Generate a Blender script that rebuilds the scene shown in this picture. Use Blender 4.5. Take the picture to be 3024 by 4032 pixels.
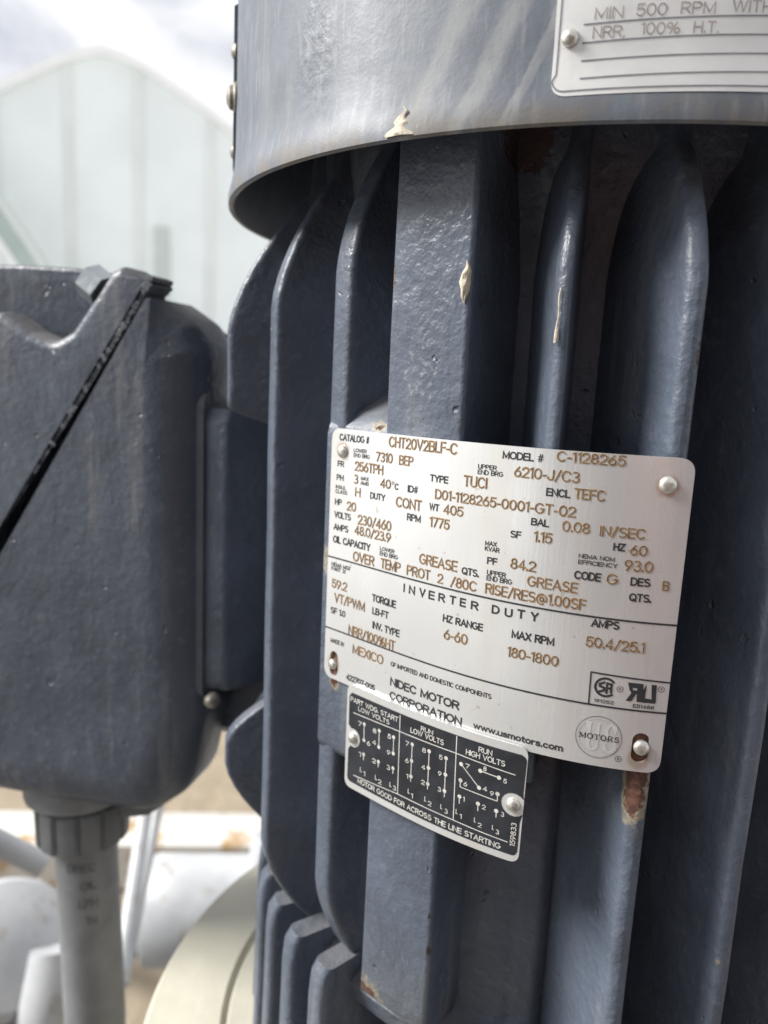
import bpy, bmesh, math, random
from math import sin, cos, pi, atan2, radians, hypot
from mathutils import Vector, Matrix, noise
from mathutils.geometry import tessellate_polygon
random.seed(4)
for o in list(bpy.data.objects): bpy.data.objects.remove(o)
scene = bpy.context.scene
COL = scene.collection

# ------------------------------------------------------------------ camera (eye height is z = 0, motor axis is x = y = 0)
CAM = Vector((0, -.365, 0))
camd = bpy.data.cameras.new('camera'); cam = bpy.data.objects.new('camera', camd); COL.objects.link(cam)
cr = Vector((0.9687036698, 0.2438554430, 0.0463435325)); cu = Vector((-0.0875052264, 0.1607760368, 0.9831042169)); cf = Vector((-0.2322843848, 0.9563919641, -0.1770829626))
M = Matrix((cr, cu, -cf)).transposed().to_4x4(); M.translation = CAM
cam.matrix_world = M
camd.sensor_fit = 'HORIZONTAL'; camd.sensor_width = 36; camd.lens = 36*3028/3024
camd.clip_start = .01; camd.clip_end = 2000
camd.dof.use_dof = True; camd.dof.focus_distance = .221; camd.dof.aperture_fstop = 14.0
scene.camera = cam

# ------------------------------------------------------------------ sky, sun, exposure
SUN_EL, SUN_AZ = radians(38), radians(-75)        # azimuth from -y (towards the camera) round the motor, negative = left
sundir = Vector((sin(SUN_AZ)*cos(SUN_EL), -cos(SUN_AZ)*cos(SUN_EL), sin(SUN_EL)))
world = bpy.data.worlds.new('World'); scene.world = world; world.use_nodes = True
nt = world.node_tree; nt.nodes.clear()
def N(tree, t, **k):
    n = tree.nodes.new(t)
    for a, b in k.items(): setattr(n, a, b)
    return n
sky = N(nt, 'ShaderNodeTexSky'); sky.sky_type = 'NISHITA'; sky.sun_disc = False
sky.sun_elevation = SUN_EL; sky.sun_rotation = atan2(sundir.x, sundir.y)
tc = N(nt, 'ShaderNodeTexCoord')
mp = N(nt, 'ShaderNodeMapping'); mp.inputs['Scale'].default_value = (1, 1, 2.2); mp.inputs['Location'].default_value = (.37, .11, .2)
nt.links.new(tc.outputs['Generated'], mp.inputs['Vector'])
nz = N(nt, 'ShaderNodeTexNoise'); nz.inputs['Scale'].default_value = 3.4; nz.inputs['Detail'].default_value = 6; nz.inputs['Roughness'].default_value = .52; nz.inputs['Distortion'].default_value = .4
nt.links.new(mp.outputs[0], nz.inputs['Vector'])
rmp = N(nt, 'ShaderNodeValToRGB'); e = rmp.color_ramp.elements
e[0].position = .38; e[0].color = (.47, .49, .56, 1); e[1].position = .58; e[1].color = (1, 1, 1, 1)
nt.links.new(nz.outputs['Fac'], rmp.inputs[0])
cl = N(nt, 'ShaderNodeVectorMath', operation='SCALE'); cl.inputs['Scale'].default_value = 2.4
nt.links.new(rmp.outputs[0], cl.inputs[0])
mx = N(nt, 'ShaderNodeMixRGB'); mx.inputs[0].default_value = .97
nt.links.new(sky.outputs[0], mx.inputs[1]); nt.links.new(cl.outputs[0], mx.inputs[2])
bg = N(nt, 'ShaderNodeBackground'); bg.inputs['Strength'].default_value = .1
nt.links.new(mx.outputs[0], bg.inputs[0])
wo = N(nt, 'ShaderNodeOutputWorld'); nt.links.new(bg.outputs[0], wo.inputs[0])
sl = bpy.data.lights.new('sun', 'SUN'); sl.energy = 1.5; sl.angle = radians(24); sl.color = (1, .975, .94)
so = bpy.data.objects.new('sun', sl); COL.objects.link(so); so.rotation_euler = sundir.to_track_quat('Z', 'Y').to_euler()
vs = scene.view_settings; vs.view_transform = 'Standard'; vs.look = 'None'; vs.exposure = 2.2; vs.gamma = 1; vs.use_curve_mapping = False
scene.render.engine = 'CYCLES'

# ------------------------------------------------------------------ lettering tables: text, azimuth from, to (rad), baseline height (mm), cap height (mm), style
MAIN = [('CATALOG #', -0.5883, -0.4857, -22.64, 2.39, 'k'), ('CHT20V2BLF-C', -0.4229, -0.2351, -22.71, 3.41, 'b'), ('LOWER', -0.5376, -0.4936, -25.91, 1.34, 'k'), ('END BRG', -0.537, -0.483, -27.58, 1.39, 'k'),
 ('7310', -0.4618, -0.4096, -27.89, 3.09, 'b'), ('BEP', -0.3893, -0.3482, -27.89, 3.01, 'b'), ('FR', -0.5915, -0.5691, -31.56, 2.09, 'k'), ('256TPH', -0.5313, -0.4374, -32.05, 3.19, 'b'),
 ('PH', -0.5932, -0.569, -36.28, 2.1, 'k'), ('3', -0.533, -0.5186, -36.42, 3.08, 'b'), ('MAX', -0.5095, -0.4831, -34.86, 1.34, 'k'), ('AMB', -0.5097, -0.4824, -36.47, 1.35, 'k'),
 ('40', -0.4441, -0.4114, -36.16, 2.98, 'b'), ('O', -0.4083, -0.4007, -34.6, 1.1, 'k'), ('C', -0.3989, -0.3869, -36.11, 2.15, 'k'), ('ID#', -0.3601, -0.3296, -36.17, 2.31, 'k'),
 ('TYPE', -0.2995, -0.2523, -31.69, 2.24, 'k'), ('TUCI', -0.215, -0.1623, -31.65, 3.26, 'b'), ('INSUL', -0.5952, -0.5593, -39.16, 1.27, 'k'), ('CLASS', -0.5955, -0.5544, -40.77, 1.35, 'k'),
 ('H', -0.5265, -0.5089, -40.64, 3.09, 'b'), ('DUTY', -0.4757, -0.4268, -40.46, 2.23, 'k'), ('CONT', -0.3925, -0.3182, -41.43, 3.34, 'b'), ('D01-1128265-0001-GT-02', -0.2833, 0.0127, -36.74, 2.99, 'b'),
 ('HP', -0.5962, -0.5723, -44.84, 2.21, 'k'), ('20', -0.5536, -0.5223, -45.93, 3.14, 'b'), ('WT', -0.297, -0.2712, -40.57, 2.27, 'k'), ('405', -0.2599, -0.2118, -40.92, 2.98, 'b'),
 ('VOLTS', -0.5971, -0.5385, -49.38, 2.35, 'k'), ('RPM', -0.3576, -0.3184, -45.11, 2.34, 'k'), ('230/460', -0.5134, -0.4039, -49.84, 3.32, 'b'), ('1775', -0.2935, -0.2428, -45.61, 3.12, 'b'),
 ('AMPS', -0.5978, -0.5454, -53.71, 2.36, 'k'), ('48.0/23.9', -0.5233, -0.4034, -53.56, 3.14, 'b'), ('OIL CAPACITY', -0.5983, -0.468, -58.2, 2.59, 'k'), ('LOWER', -0.4359, -0.39, -56.84, 1.34, 'k'),
 ('END BRG', -0.4359, -0.3789, -58.53, 1.43, 'k'), ('SF', -0.1063, -0.0841, -44.69, 2.13, 'k'), ('MAX', -0.1575, -0.1322, -48.16, 1.45, 'k'), ('KVAR', -0.1572, -0.1257, -49.8, 1.46, 'k'),
 ('PF', -0.1504, -0.1283, -53.65, 2.19, 'k'), ('GREASE', -0.316, -0.2176, -57.96, 3.31, 'b'), ('OVER', -0.5251, -0.4528, -62.81, 3.39, 'b'), ('TEMP', -0.4313, -0.3695, -62.66, 3.35, 'b'),
 ('PROT', -0.3499, -0.2842, -62.59, 3.25, 'b'), ('2', -0.2645, -0.2506, -62.66, 3.07, 'b'), ('/80C', -0.2314, -0.1691, -62.76, 3.12, 'b'), ('RISE/RES@1.00SF', -0.1497, 0.0457, -62.51, 3.14, 'b'),
 ('UPPER', -0.1847, -0.144, -26.01, 1.42, 'k'), ('END BRG', -0.1847, -0.1298, -27.61, 1.43, 'k'), ('UPPER', -0.1489, -0.1086, -56.86, 1.54, 'k'), ('END BRG', -0.1491, -0.0949, -58.52, 1.54, 'k'),
 ('QTS.', -0.2063, -0.1658, -58.27, 2.32, 'k'), ('NEMA MG1', -0.6006, -0.5346, -66.67, 1.49, 'k'), ('PART 31', -0.6001, -0.5502, -68.2, 1.4, 'k'), ('59.2', -0.5966, -0.5425, -74.33, 3.17, 'b'),
 ('VT/PWM', -0.5858, -0.4777, -79.3, 3.31, 'b'), ('SF 1.0', -0.5982, -0.5441, -83.72, 2.32, 'k'), ('TORQUE', -0.4543, -0.377, -74.79, 2.6, 'k'), ('LB-FT', -0.4515, -0.3982, -79.12, 2.44, 'k'),
 ('INV. TYPE', -0.449, -0.3613, -84.05, 2.54, 'k'), ('NRR/100%HT', -0.5308, -0.3733, -89.14, 3.41, 'b'), ('MADE IN', -0.5939, -0.5457, -94.42, 1.62, 'k'), ('MEXICO', -0.5132, -0.4085, -95.38, 3.29, 'b'),
 ('I', -0.3574, -0.3529, -68.54, 2.89, 'B'), ('N', -0.3409, -0.3232, -68.57, 2.87, 'B'), ('V', -0.3109, -0.2939, -68.51, 2.84, 'B'), ('E', -0.2855, -0.2691, -68.5, 2.81, 'B'), ('R', -0.2594, -0.2421, -68.43, 2.78, 'B'),
 ('T', -0.2312, -0.2146, -68.31, 2.75, 'B'), ('E', -0.2056, -0.1911, -68.3, 2.73, 'B'), ('R', -0.1795, -0.1622, -68.38, 2.71, 'B'), ('D', -0.1329, -0.1159, -68.18, 2.66, 'B'), ('U', -0.1055, -0.0891, -68.28, 2.64, 'B'),
 ('T', -0.08, -0.0642, -67.99, 2.73, 'B'), ('Y', -0.0532, -0.0378, -68.03, 2.71, 'B'), ('HZ RANGE', -0.2446, -0.1487, -74.41, 2.4, 'k'), ('6-60', -0.2393, -0.1819, -79.83, 3.31, 'b'),
 ('MAX RPM', -0.0879, -0.0043, -74.26, 2.5, 'k'), ('180-1800', -0.0936, 0.0064, -80.11, 3.05, 'b'), ('AMPS', 0.0582, 0.1076, -66.87, 2.39, 'k'), ('50.4/25.1', 0.0518, 0.1541, -72.73, 3.01, 'b'),
 ('OF IMPORTED AND DOMESTIC COMPONENTS', -0.384, -0.1193, -94.66, 1.59, 'k'), ('422707-005', -0.5323, -0.4315, -105.85, 2.23, 'k'), ('NIDEC MOTOR', -0.3829, -0.1903, -101.34, 2.95, 'B'),
 ('CORPORATION', -0.3828, -0.1816, -106.12, 2.84, 'B'), ('www.usmotors.com', -0.1548, 0.0295, -105.43, 2.08, 'B'), ('191252', 0.0761, 0.1112, -88.66, 1.01, 'k'), ('E51488', 0.1449, 0.1818, -88.77, 1.08, 'k'),
 ('MOTORS', 0.056, 0.1281, -99.62, 1.55, 'S'), ('US', 0.0698, 0.1241, -102.87, 8.29, 'G'), ('R', 0.1181, 0.1217, -84.23, 0.64, 'k'), ('R', 0.1889, 0.1925, -82.97, 0.64, 'k'), ('R', 0.1276, 0.1315, -104.94, 0.66, 'k'),
 ('MODEL #', -0.1341, -0.0528, -22.38, 2.26, 'k'), ('C-1128265', -0.0294, 0.089, -21.68, 2.85, 'b'), ('6210-J/C3', -0.1077, 0.0141, -27.15, 3.05, 'b'), ('ENCL', -0.0436, 0.0009, -31.57, 2.32, 'k'),
 ('TEFC', 0.007, 0.0612, -31.54, 2.96, 'b'), ('BAL', -0.0672, -0.0331, -40.33, 2.16, 'k'), ('0.08', -0.0088, 0.04, -40.84, 2.91, 'b'), ('IN/SEC', 0.0575, 0.1345, -40.99, 2.87, 'b'),
 ('1.15', -0.0595, -0.0253, -44.87, 2.97, 'b'), ('HZ', 0.0829, 0.1037, -44.74, 2.19, 'k'), ('60', 0.1114, 0.1406, -45.53, 2.86, 'b'), ('84.2', -0.1009, -0.051, -53.67, 3.05, 'b'),
 ('NEMA NOM', 0.0253, 0.0879, -47.82, 1.24, 'k'), ('EFFICIENCY', 0.0252, 0.0936, -49.55, 1.24, 'k'), ('93.0', 0.1048, 0.153, -49.93, 3.05, 'b'), ('CODE', 0.0202, 0.0678, -53.9, 2.43, 'k'),
 ('G', 0.0768, 0.0961, -54.16, 2.91, 'b'), ('DES', 0.1178, 0.152, -54.0, 2.38, 'k'), ('B', 0.1724, 0.1839, -54.63, 2.71, 'b'), ('QTS.', 0.1181, 0.1564, -58.37, 2.33, 'k'), ('GREASE', -0.0651, 0.0285, -57.96, 3.03, 'b')]
BLK = [('PART WDG. START', -0.5033, -0.3453, -112.2, 1.8), ('LOW VOLTS', -0.4755, -0.3713, -114.45, 1.69), ('RUN', -0.2797, -0.2466, -111.77, 1.66), ('LOW VOLTS', -0.3082, -0.2181, -113.8, 1.85),
 ('RUN', -0.1367, -0.1063, -111.73, 1.75), ('HIGH VOLTS', -0.1646, -0.078, -113.97, 1.85), ('MOTOR GOOD FOR ACROSS THE LINE STARTING', -0.4672, -0.0742, -140.87, 1.93), ('7', -0.4734, -0.4612, -119.74, 1.74),
 ('6', -0.4415, -0.4296, -125.28, 1.74), ('8', -0.4231, -0.411, -119.74, 1.72), ('4', -0.4234, -0.41, -123.92, 1.72), ('5', -0.3751, -0.364, -119.28, 1.69), ('9', -0.3749, -0.3639, -125.1, 1.69),
 ('1', -0.467, -0.4588, -130.82, 1.77), ('2', -0.4205, -0.4088, -130.61, 1.74), ('3', -0.3734, -0.3623, -130.34, 1.7), ('7', -0.3205, -0.3098, -118.95, 1.65), ('6', -0.3185, -0.3083, -124.8, 1.66),
 ('1', -0.3126, -0.3069, -130.19, 1.67), ('8', -0.2729, -0.2623, -118.75, 1.63), ('4', -0.2723, -0.2617, -124.54, 1.64), ('2', -0.2706, -0.2606, -129.8, 1.65), ('5', -0.2281, -0.2188, -118.8, 1.6),
 ('9', -0.2277, -0.2188, -124.38, 1.61), ('3', -0.2265, -0.2175, -129.7, 1.62), ('7', -0.1633, -0.1536, -118.41, 1.56), ('4', -0.1211, -0.1114, -123.73, 1.56), ('8', -0.1232, -0.1158, -117.27, 1.55),
 ('5', -0.0794, -0.0718, -119.18, 1.53), ('6', -0.1649, -0.1561, -124.46, 1.57), ('9', -0.105, -0.0966, -124.5, 1.55), ('1', -0.1639, -0.1593, -129.62, 1.59), ('2', -0.1198, -0.1118, -129.82, 1.57),
 ('3', -0.0793, -0.0719, -130.06, 1.55), ('L', -0.4601, -0.4537, -136.31, 1.77), ('1', -0.4478, -0.4415, -137.17, 1.77), ('L', -0.4084, -0.402, -136.23, 1.74), ('2', -0.398, -0.3866, -137.05, 1.73),
 ('L', -0.3613, -0.3552, -135.99, 1.7), ('3', -0.3512, -0.3408, -136.56, 1.7), ('L', -0.306, -0.3004, -135.15, 1.67), ('1', -0.2964, -0.2905, -136.2, 1.67), ('L', -0.2591, -0.2538, -135.12, 1.65),
 ('2', -0.2491, -0.2394, -135.99, 1.65), ('L', -0.2165, -0.2115, -135.24, 1.63), ('3', -0.2064, -0.1973, -136.09, 1.62), ('L', -0.1786, -0.1739, -134.68, 1.6), ('1', -0.1687, -0.1634, -135.74, 1.6),
 ('L', -0.1354, -0.131, -135.08, 1.59), ('2', -0.126, -0.1178, -136.2, 1.58), ('L', -0.0953, -0.0911, -135.38, 1.57), ('3', -0.0872, -0.0794, -136.33, 1.57)]
BLINES = [((-0.4926, -115.98), (-0.339, -115.11)), ((-0.339, -115.11), (-0.1868, -114.74)), ((-0.1868, -114.74), (-0.0558, -115.56)), ((-0.3404, -109.48), (-0.3356, -137.22)), ((-0.188, -109.08), (-0.1832, -137.0)),
 ((-0.4833, -138.96), (-0.3356, -137.22)), ((-0.3356, -137.22), (-0.1831, -137.22)), ((-0.1831, -137.22), (-0.0604, -137.73)), ((-0.4526, -118.32), (-0.4516, -124.11)), ((-0.4022, -118.12), (-0.4013, -123.96)),
 ((-0.3564, -118.08), (-0.355, -123.76)), ((-0.301, -117.69), (-0.2998, -130.67)), ((-0.2541, -117.56), (-0.2524, -130.67)), ((-0.2104, -117.62), (-0.2086, -130.85)), ((-0.4502, -129.35), (-0.4503, -131.44)),
 ((-0.4002, -129.27), (-0.3998, -131.25)), ((-0.3535, -129.0), (-0.353, -130.95)), ((-0.1735, -117.68), (-0.1295, -123.29)), ((-0.1294, -117.68), (-0.0888, -117.95)), ((-0.1724, -123.08), (-0.1723, -125.26)),
 ((-0.1723, -125.26), (-0.0885, -125.61)), ((-0.0885, -125.61), (-0.089, -123.49)), ((-0.1722, -128.57), (-0.1716, -130.97)), ((-0.1292, -128.62), (-0.1286, -130.99)), ((-0.0891, -128.87), (-0.0885, -131.0))]
BDOTS = [(-0.4526, -118.32), (-0.4516, -124.11), (-0.4022, -118.12), (-0.4013, -123.96), (-0.3564, -118.08), (-0.355, -123.76), (-0.4502, -129.35), (-0.4002, -129.27), (-0.3535, -129.0), (-0.301, -117.69), (-0.3002, -123.34),
 (-0.2995, -128.81), (-0.2541, -117.56), (-0.2534, -123.22), (-0.2526, -128.77), (-0.2104, -117.62), (-0.2094, -123.13), (-0.209, -128.73), (-0.1735, -117.68), (-0.1295, -123.29), (-0.1294, -117.68), (-0.0888, -117.95),
 (-0.1724, -123.08), (-0.0891, -123.29), (-0.1722, -128.57), (-0.1292, -128.62), (-0.0891, -128.87)]
# ------------------------------------------------------------------ material helpers
class Mat:
    def __init__(s, name):
        s.m = bpy.data.materials.new(name); s.m.use_nodes = True; s.t = s.m.node_tree; s.t.nodes.clear()
        s.b = s.n('ShaderNodeBsdfPrincipled'); o = s.n('ShaderNodeOutputMaterial'); s.l(s.b.outputs[0], o.inputs[0])
        s.pos = s.n('ShaderNodeNewGeometry')
    def n(s, t, **k):
        n = s.t.nodes.new(t)
        for a, b in k.items(): setattr(n, a, b)
        return n
    def l(s, a, b): s.t.links.new(a, b)
    def v(s, x, sock):
        if isinstance(x, (int, float)): sock.default_value = x
        elif isinstance(x, (tuple, list)): sock.default_value = tuple(x) if len(sock.default_value) == len(x) else tuple(x)+(1,)
        else: s.l(x, sock)
    def noise(s, scale, detail=3, rough=.5, vec=None, dist=0, out='Fac'):
        q = s.n('ShaderNodeTexNoise'); q.inputs['Scale'].default_value = scale; q.inputs['Detail'].default_value = detail
        q.inputs['Roughness'].default_value = rough; q.inputs['Distortion'].default_value = dist
        s.l(vec if vec is not None else s.pos.outputs['Position'], q.inputs['Vector']); return q.outputs[out]
    def stretch(s, sc, loc=(0, 0, 0), rot=(0, 0, 0)):
        q = s.n('ShaderNodeMapping'); q.inputs['Scale'].default_value = sc; q.inputs['Location'].default_value = loc; q.inputs['Rotation'].default_value = rot
        s.l(s.pos.outputs['Position'], q.inputs[0]); return q.outputs[0]
    def step(s, x, a, b, lo=0., hi=1.):
        q = s.n('ShaderNodeMapRange', interpolation_type='SMOOTHSTEP'); s.l(x, q.inputs[0])
        q.inputs[1].default_value = a; q.inputs[2].default_value = b; q.inputs[3].default_value = lo; q.inputs[4].default_value = hi; return q.outputs[0]
    def math(s, op, a, b=0.):
        q = s.n('ShaderNodeMath', operation=op); s.v(a, q.inputs[0]); s.v(b, q.inputs[1]); return q.outputs[0]
    def mix(s, f, a, b):
        q = s.n('ShaderNodeMixRGB'); s.v(f, q.inputs[0]); s.v(a, q.inputs[1]); s.v(b, q.inputs[2]); return q.outputs[0]
    def near(s, p, rad, soft, nz=None, amp=0., stretch=(1, 1, 1)):      # mask of a spot at p
        q = s.n('ShaderNodeVectorMath', operation='SUBTRACT'); s.l(s.pos.outputs['Position'], q.inputs[0]); q.inputs[1].default_value = p
        w = s.n('ShaderNodeVectorMath', operation='MULTIPLY'); s.l(q.outputs[0], w.inputs[0]); w.inputs[1].default_value = stretch
        d = s.n('ShaderNodeVectorMath', operation='LENGTH'); s.l(w.outputs[0], d.inputs[0]); x = d.outputs['Value']
        if nz is not None: x = s.math('ADD', x, s.math('MULTIPLY', s.math('SUBTRACT', nz, .5), amp))
        return s.step(x, rad+soft, rad-soft)
    def bump(s, h, dist, strength=1., prev=None):
        q = s.n('ShaderNodeBump'); q.inputs['Distance'].default_value = dist; q.inputs['Strength'].default_value = strength; s.l(h, q.inputs['Height'])
        if prev is not None: s.l(prev, q.inputs['Normal'])
        return q.outputs[0]
    def set(s, color=None, rough=None, metal=None, normal=None, spec=None, coat=None):
        for val, nm in ((color, 'Base Color'), (rough, 'Roughness'), (metal, 'Metallic'), (spec, 'Specular IOR Level'), (coat, 'Coat Weight')):
            if val is not None: s.v(val, s.b.inputs[nm])
        if normal is not None: s.l(normal, s.b.inputs['Normal'])
        return s.m
def cylp(ph, r, z): return (r*sin(ph), -r*cos(ph), z)

def paint(name, base=(.071, .086, .114), stains=(), streaks=False, coarse=1.35, rough=.33, dusty=.26):
    m = Mat(name)
    n1 = m.noise(38, 4); n2 = m.noise(260, 3); n3 = m.noise(900, 2)
    b2 = tuple(c*1.28 for c in base)
    col = m.mix(m.step(n1, .35, .68), base, b2)
    col = m.mix(m.math('MULTIPLY', m.step(n2, .58, .72), .13), col, (.25, .27, .30))
    run = m.noise(95, 4, .6, m.stretch((1, 1, .07))); blot = m.noise(17, 4, .55)
    col = m.mix(m.math('MULTIPLY', m.math('MULTIPLY', m.step(run, .50, .70), m.step(blot, .40, .62)), .28), col, (.27, .265, .25))      # thin vertical runs of dried dirt
    # dust lying on ledges
    sep = m.n('ShaderNodeSeparateXYZ'); m.l(m.pos.outputs['Normal'], sep.inputs[0])
    up = m.math('MULTIPLY', m.step(sep.outputs['Z'], .45, .95), m.step(n1, .3, .6, .4, 1.))
    col = m.mix(m.math('MULTIPLY', up, dusty), col, (.21, .175, .13))
    rg = m.math('ADD', m.math('MULTIPLY', m.noise(120, 3), .16), rough-.08); rg = m.math('ADD', rg, m.math('MULTIPLY', up, .5)); rg = m.math('ADD', rg, m.math('MULTIPLY', m.step(blot, .42, .66), .13)); rg = m.math('ADD', rg, m.math('MULTIPLY', m.step(run, .5, .7), .08))
    if streaks:
        pz = m.n('ShaderNodeSeparateXYZ'); m.l(m.pos.outputs['Position'], pz.inputs[0])
        phi = m.math('ARCTAN2', pz.outputs[0], m.math('MULTIPLY', pz.outputs[1], -1.))
        zz = pz.outputs[2]
        cmb = m.n('ShaderNodeCombineXYZ'); m.l(m.math('SUBTRACT', phi, m.math('MULTIPLY', zz, 2.6)), cmb.inputs[0]); m.l(m.math('MULTIPLY', zz, 3.), cmb.inputs[1])
        ns = m.noise(34, 5, .6, cmb.outputs[0])
        for (c0, wd, k, amt) in ((-.545, .036, 3.2, .50), (-.43, .030, 3.0, .45), (-.345, .012, 2.9, .35)):   # wiped marks running down the cover
            w = m.math('ABSOLUTE', m.math('SUBTRACT', m.math('SUBTRACT', phi, m.math('MULTIPLY', zz, k)), c0))
            w = m.math('ADD', w, m.math('MULTIPLY', m.math('SUBTRACT', ns, .5), .055))
            mk = m.math('MULTIPLY', m.step(w, wd, wd*.3), m.step(ns, .3, .62, .45, 1.))
            col = m.mix(m.math('MULTIPLY', mk, amt), col, (.40, .40, .385)); rg = m.math('ADD', rg, m.math('MULTIPLY', mk, .15))
        cv = m.n('ShaderNodeCombineXYZ'); m.l(phi, cv.inputs[0]); m.l(m.math('MULTIPLY', zz, 1.1), cv.inputs[1])
        vs_ = m.noise(60, 4, .6, cv.outputs[0])
        col = m.mix(m.math('MULTIPLY', m.step(vs_, .5, .72), .4), col, (.27, .285, .30))
        rimd = m.math('MULTIPLY', m.step(zz, .0715, .0632), m.step(m.noise(90, 4), .35, .6))
        col = m.mix(m.math('MULTIPLY', rimd, .6), col, (.17, .14, .10))
    rm = None; nzz = m.noise(420, 4, .6) if stains else None
    for st in stains:
        p, rad, sx, kind = st
        mk = m.near(p, rad, rad*.12, nzz, rad*1.5, sx)
        if kind == 'rust':
            halo = m.near(p, rad*1.35, rad*.25, nzz, rad*1.6, sx)
            col = m.mix(m.math('MULTIPLY', halo, .7), col, (.30, .25, .16))
            rc = m.mix(m.step(m.noise(700, 3), .35, .65), (.062, .027, .019), (.125, .056, .036))
            col = m.mix(mk, col, rc); rg = m.math('ADD', rg, m.math('MULTIPLY', mk, .45)); rm = mk if rm is None else m.math('MAXIMUM', rm, mk)
        elif kind == 'chip':
            col = m.mix(mk, col, m.mix(m.step(nzz, .4, .6), (.05, .035, .03), (.13, .085, .06))); rg = m.math('ADD', rg, m.math('MULTIPLY', mk, .3)); rm = mk if rm is None else m.math('MAXIMUM', rm, mk)
        elif kind == 'deep':
            col = m.mix(m.math('MULTIPLY', mk, .8), col, (.060, .030, .022)); rg = m.math('ADD', rg, m.math('MULTIPLY', mk, .4))
        elif kind == 'white':
            col = m.mix(m.math('MULTIPLY', m.math('MULTIPLY', mk, m.step(m.noise(520, 3), .52, .70)), .30), col, (.45, .46, .47))
        else:
            col = m.mix(m.math('MULTIPLY', mk, .6), col, (.33, .30, .22))
    h = m.math('ADD', m.math('MULTIPLY', n2, .55*coarse), m.math('MULTIPLY', n3, .22))
    if coarse > .8: h = m.math('ADD', h, m.math('MULTIPLY', m.step(m.noise(150, 2), .29, .23), -.9))
    if streaks:                                     # coarse, blistered patch in the paint
        bl = m.near(cylp(-.585, .1555, .0935), .0085, .005, m.noise(160, 3), .010, (1, 1, .55))
        h = m.math('ADD', h, m.math('MULTIPLY', bl, m.math('MULTIPLY', m.step(m.noise(300, 3), .35, .7), .6)))
    if rm is not None: h = m.math('SUBTRACT', h, m.math('MULTIPLY', rm, .6))
    nr = m.bump(m.noise(70, 3), .0016*coarse, .5)
    nr = m.bump(h, .0011*min(1., coarse), .7, nr)
    return m.set(col, rg, 0., nr, .5)

RUST = [(cylp(.162, .152, -.1125), .0042, (1, 1, .42), 'rust'), (cylp(.366, .152, -.1703), .0016, (1, 1, 1), 'rust'),
        (cylp(-.4765, .139, -.0165), .0024, (.7, .7, 1.3), 'rust'), (cylp(.141, .1525, -.0165), .0022, (1, 1, 1.2), 'dirt'),
        (cylp(-.1935, .1182, .0705), .009, (1, 1, 1), 'deep'), (cylp(-.585, .139, -.1085), .002, (1, 1, .6), 'rust'),
        (cylp(-.62, .139, -.066), .003, (1, 1, .5), 'dirt'), (cylp(-.35, .141, .001), .0065, (1, 1, .7), 'white'),
        (cylp(-.42, .139, -.2265), .006, (1, 1, .8), 'rust'),
        (cylp(.196, .152, -.032+.04), .0012, (1, 1, .45), 'chip'), (cylp(.405, .1515, -.205), .0014, (1, 1, .4), 'chip'), (cylp(-.333, .1405, -.0135), .0008, (1, 1, 1), 'chip'), (cylp(-.322, .1408, -.0150), .0007, (1, 1, .7), 'chip'),
        (cylp(-.655, .1375, .012), .0011, (1, 1, .4), 'chip'), (cylp(-.441, .1385, .030), .0012, (1, 1, .3), 'chip'), (cylp(-.229, .1424, -.19), .0011, (1, 1, .4), 'chip')]
PAINT = paint('grey_paint', stains=RUST)
HOODM = paint('grey_paint_cover', base=(.098, .112, .135), streaks=True, coarse=.30, rough=.48)
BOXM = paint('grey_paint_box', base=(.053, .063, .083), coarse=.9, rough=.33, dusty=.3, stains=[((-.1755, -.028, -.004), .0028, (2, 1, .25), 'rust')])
def simple(name, col, rough=.5, metal=0., nscale=60, var=.2, bumpd=.0003, bs=300):
    m = Mat(name); a = m.noise(nscale, 4)
    c = m.mix(m.step(a, .3, .7), tuple(x*(1-var) for x in col), tuple(min(1, x*(1+var)) for x in col))
    return m.set(c, m.math('ADD', m.math('MULTIPLY', m.noise(nscale*2, 3), .2), rough-.1), metal, m.bump(m.noise(bs, 3), bumpd, .6))
def steel():
    m = Mat('nameplate_steel')
    a = m.noise(26, 4); st = m.noise(60, 4, .6, m.stretch((1, 1, .12)))
    c = m.mix(m.step(a, .35, .7), (.66, .665, .66), (.73, .735, .73))
    c = m.mix(m.math('MULTIPLY', m.step(st, .52, .72), .30), c, (.60, .57, .49))
    spk = m.noise(330, 2); c = m.mix(m.math('MULTIPLY', m.step(spk, .70, .76), .5), c, (.42, .38, .32))
    for p in ((-.5747, -.0262), (.1625, -.0259), (-.5813, -.1022), (.1668, -.1012), (.164, -.1039)):       # rust bleeding round the rivets
        c = m.mix(m.math('MULTIPLY', m.near(cylp(p[0], prad(p[0])+.0006, p[1]), .0029, .0009, m.noise(500, 3), .0012), .55), c, (.36, .22, .10))
    br = m.noise(900, 2, .5, m.stretch((1, 1, .04)))
    return m.set(c, m.math('ADD', m.math('MULTIPLY', st, .14), .20), .55, m.bump(br, .0001, .35))
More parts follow.
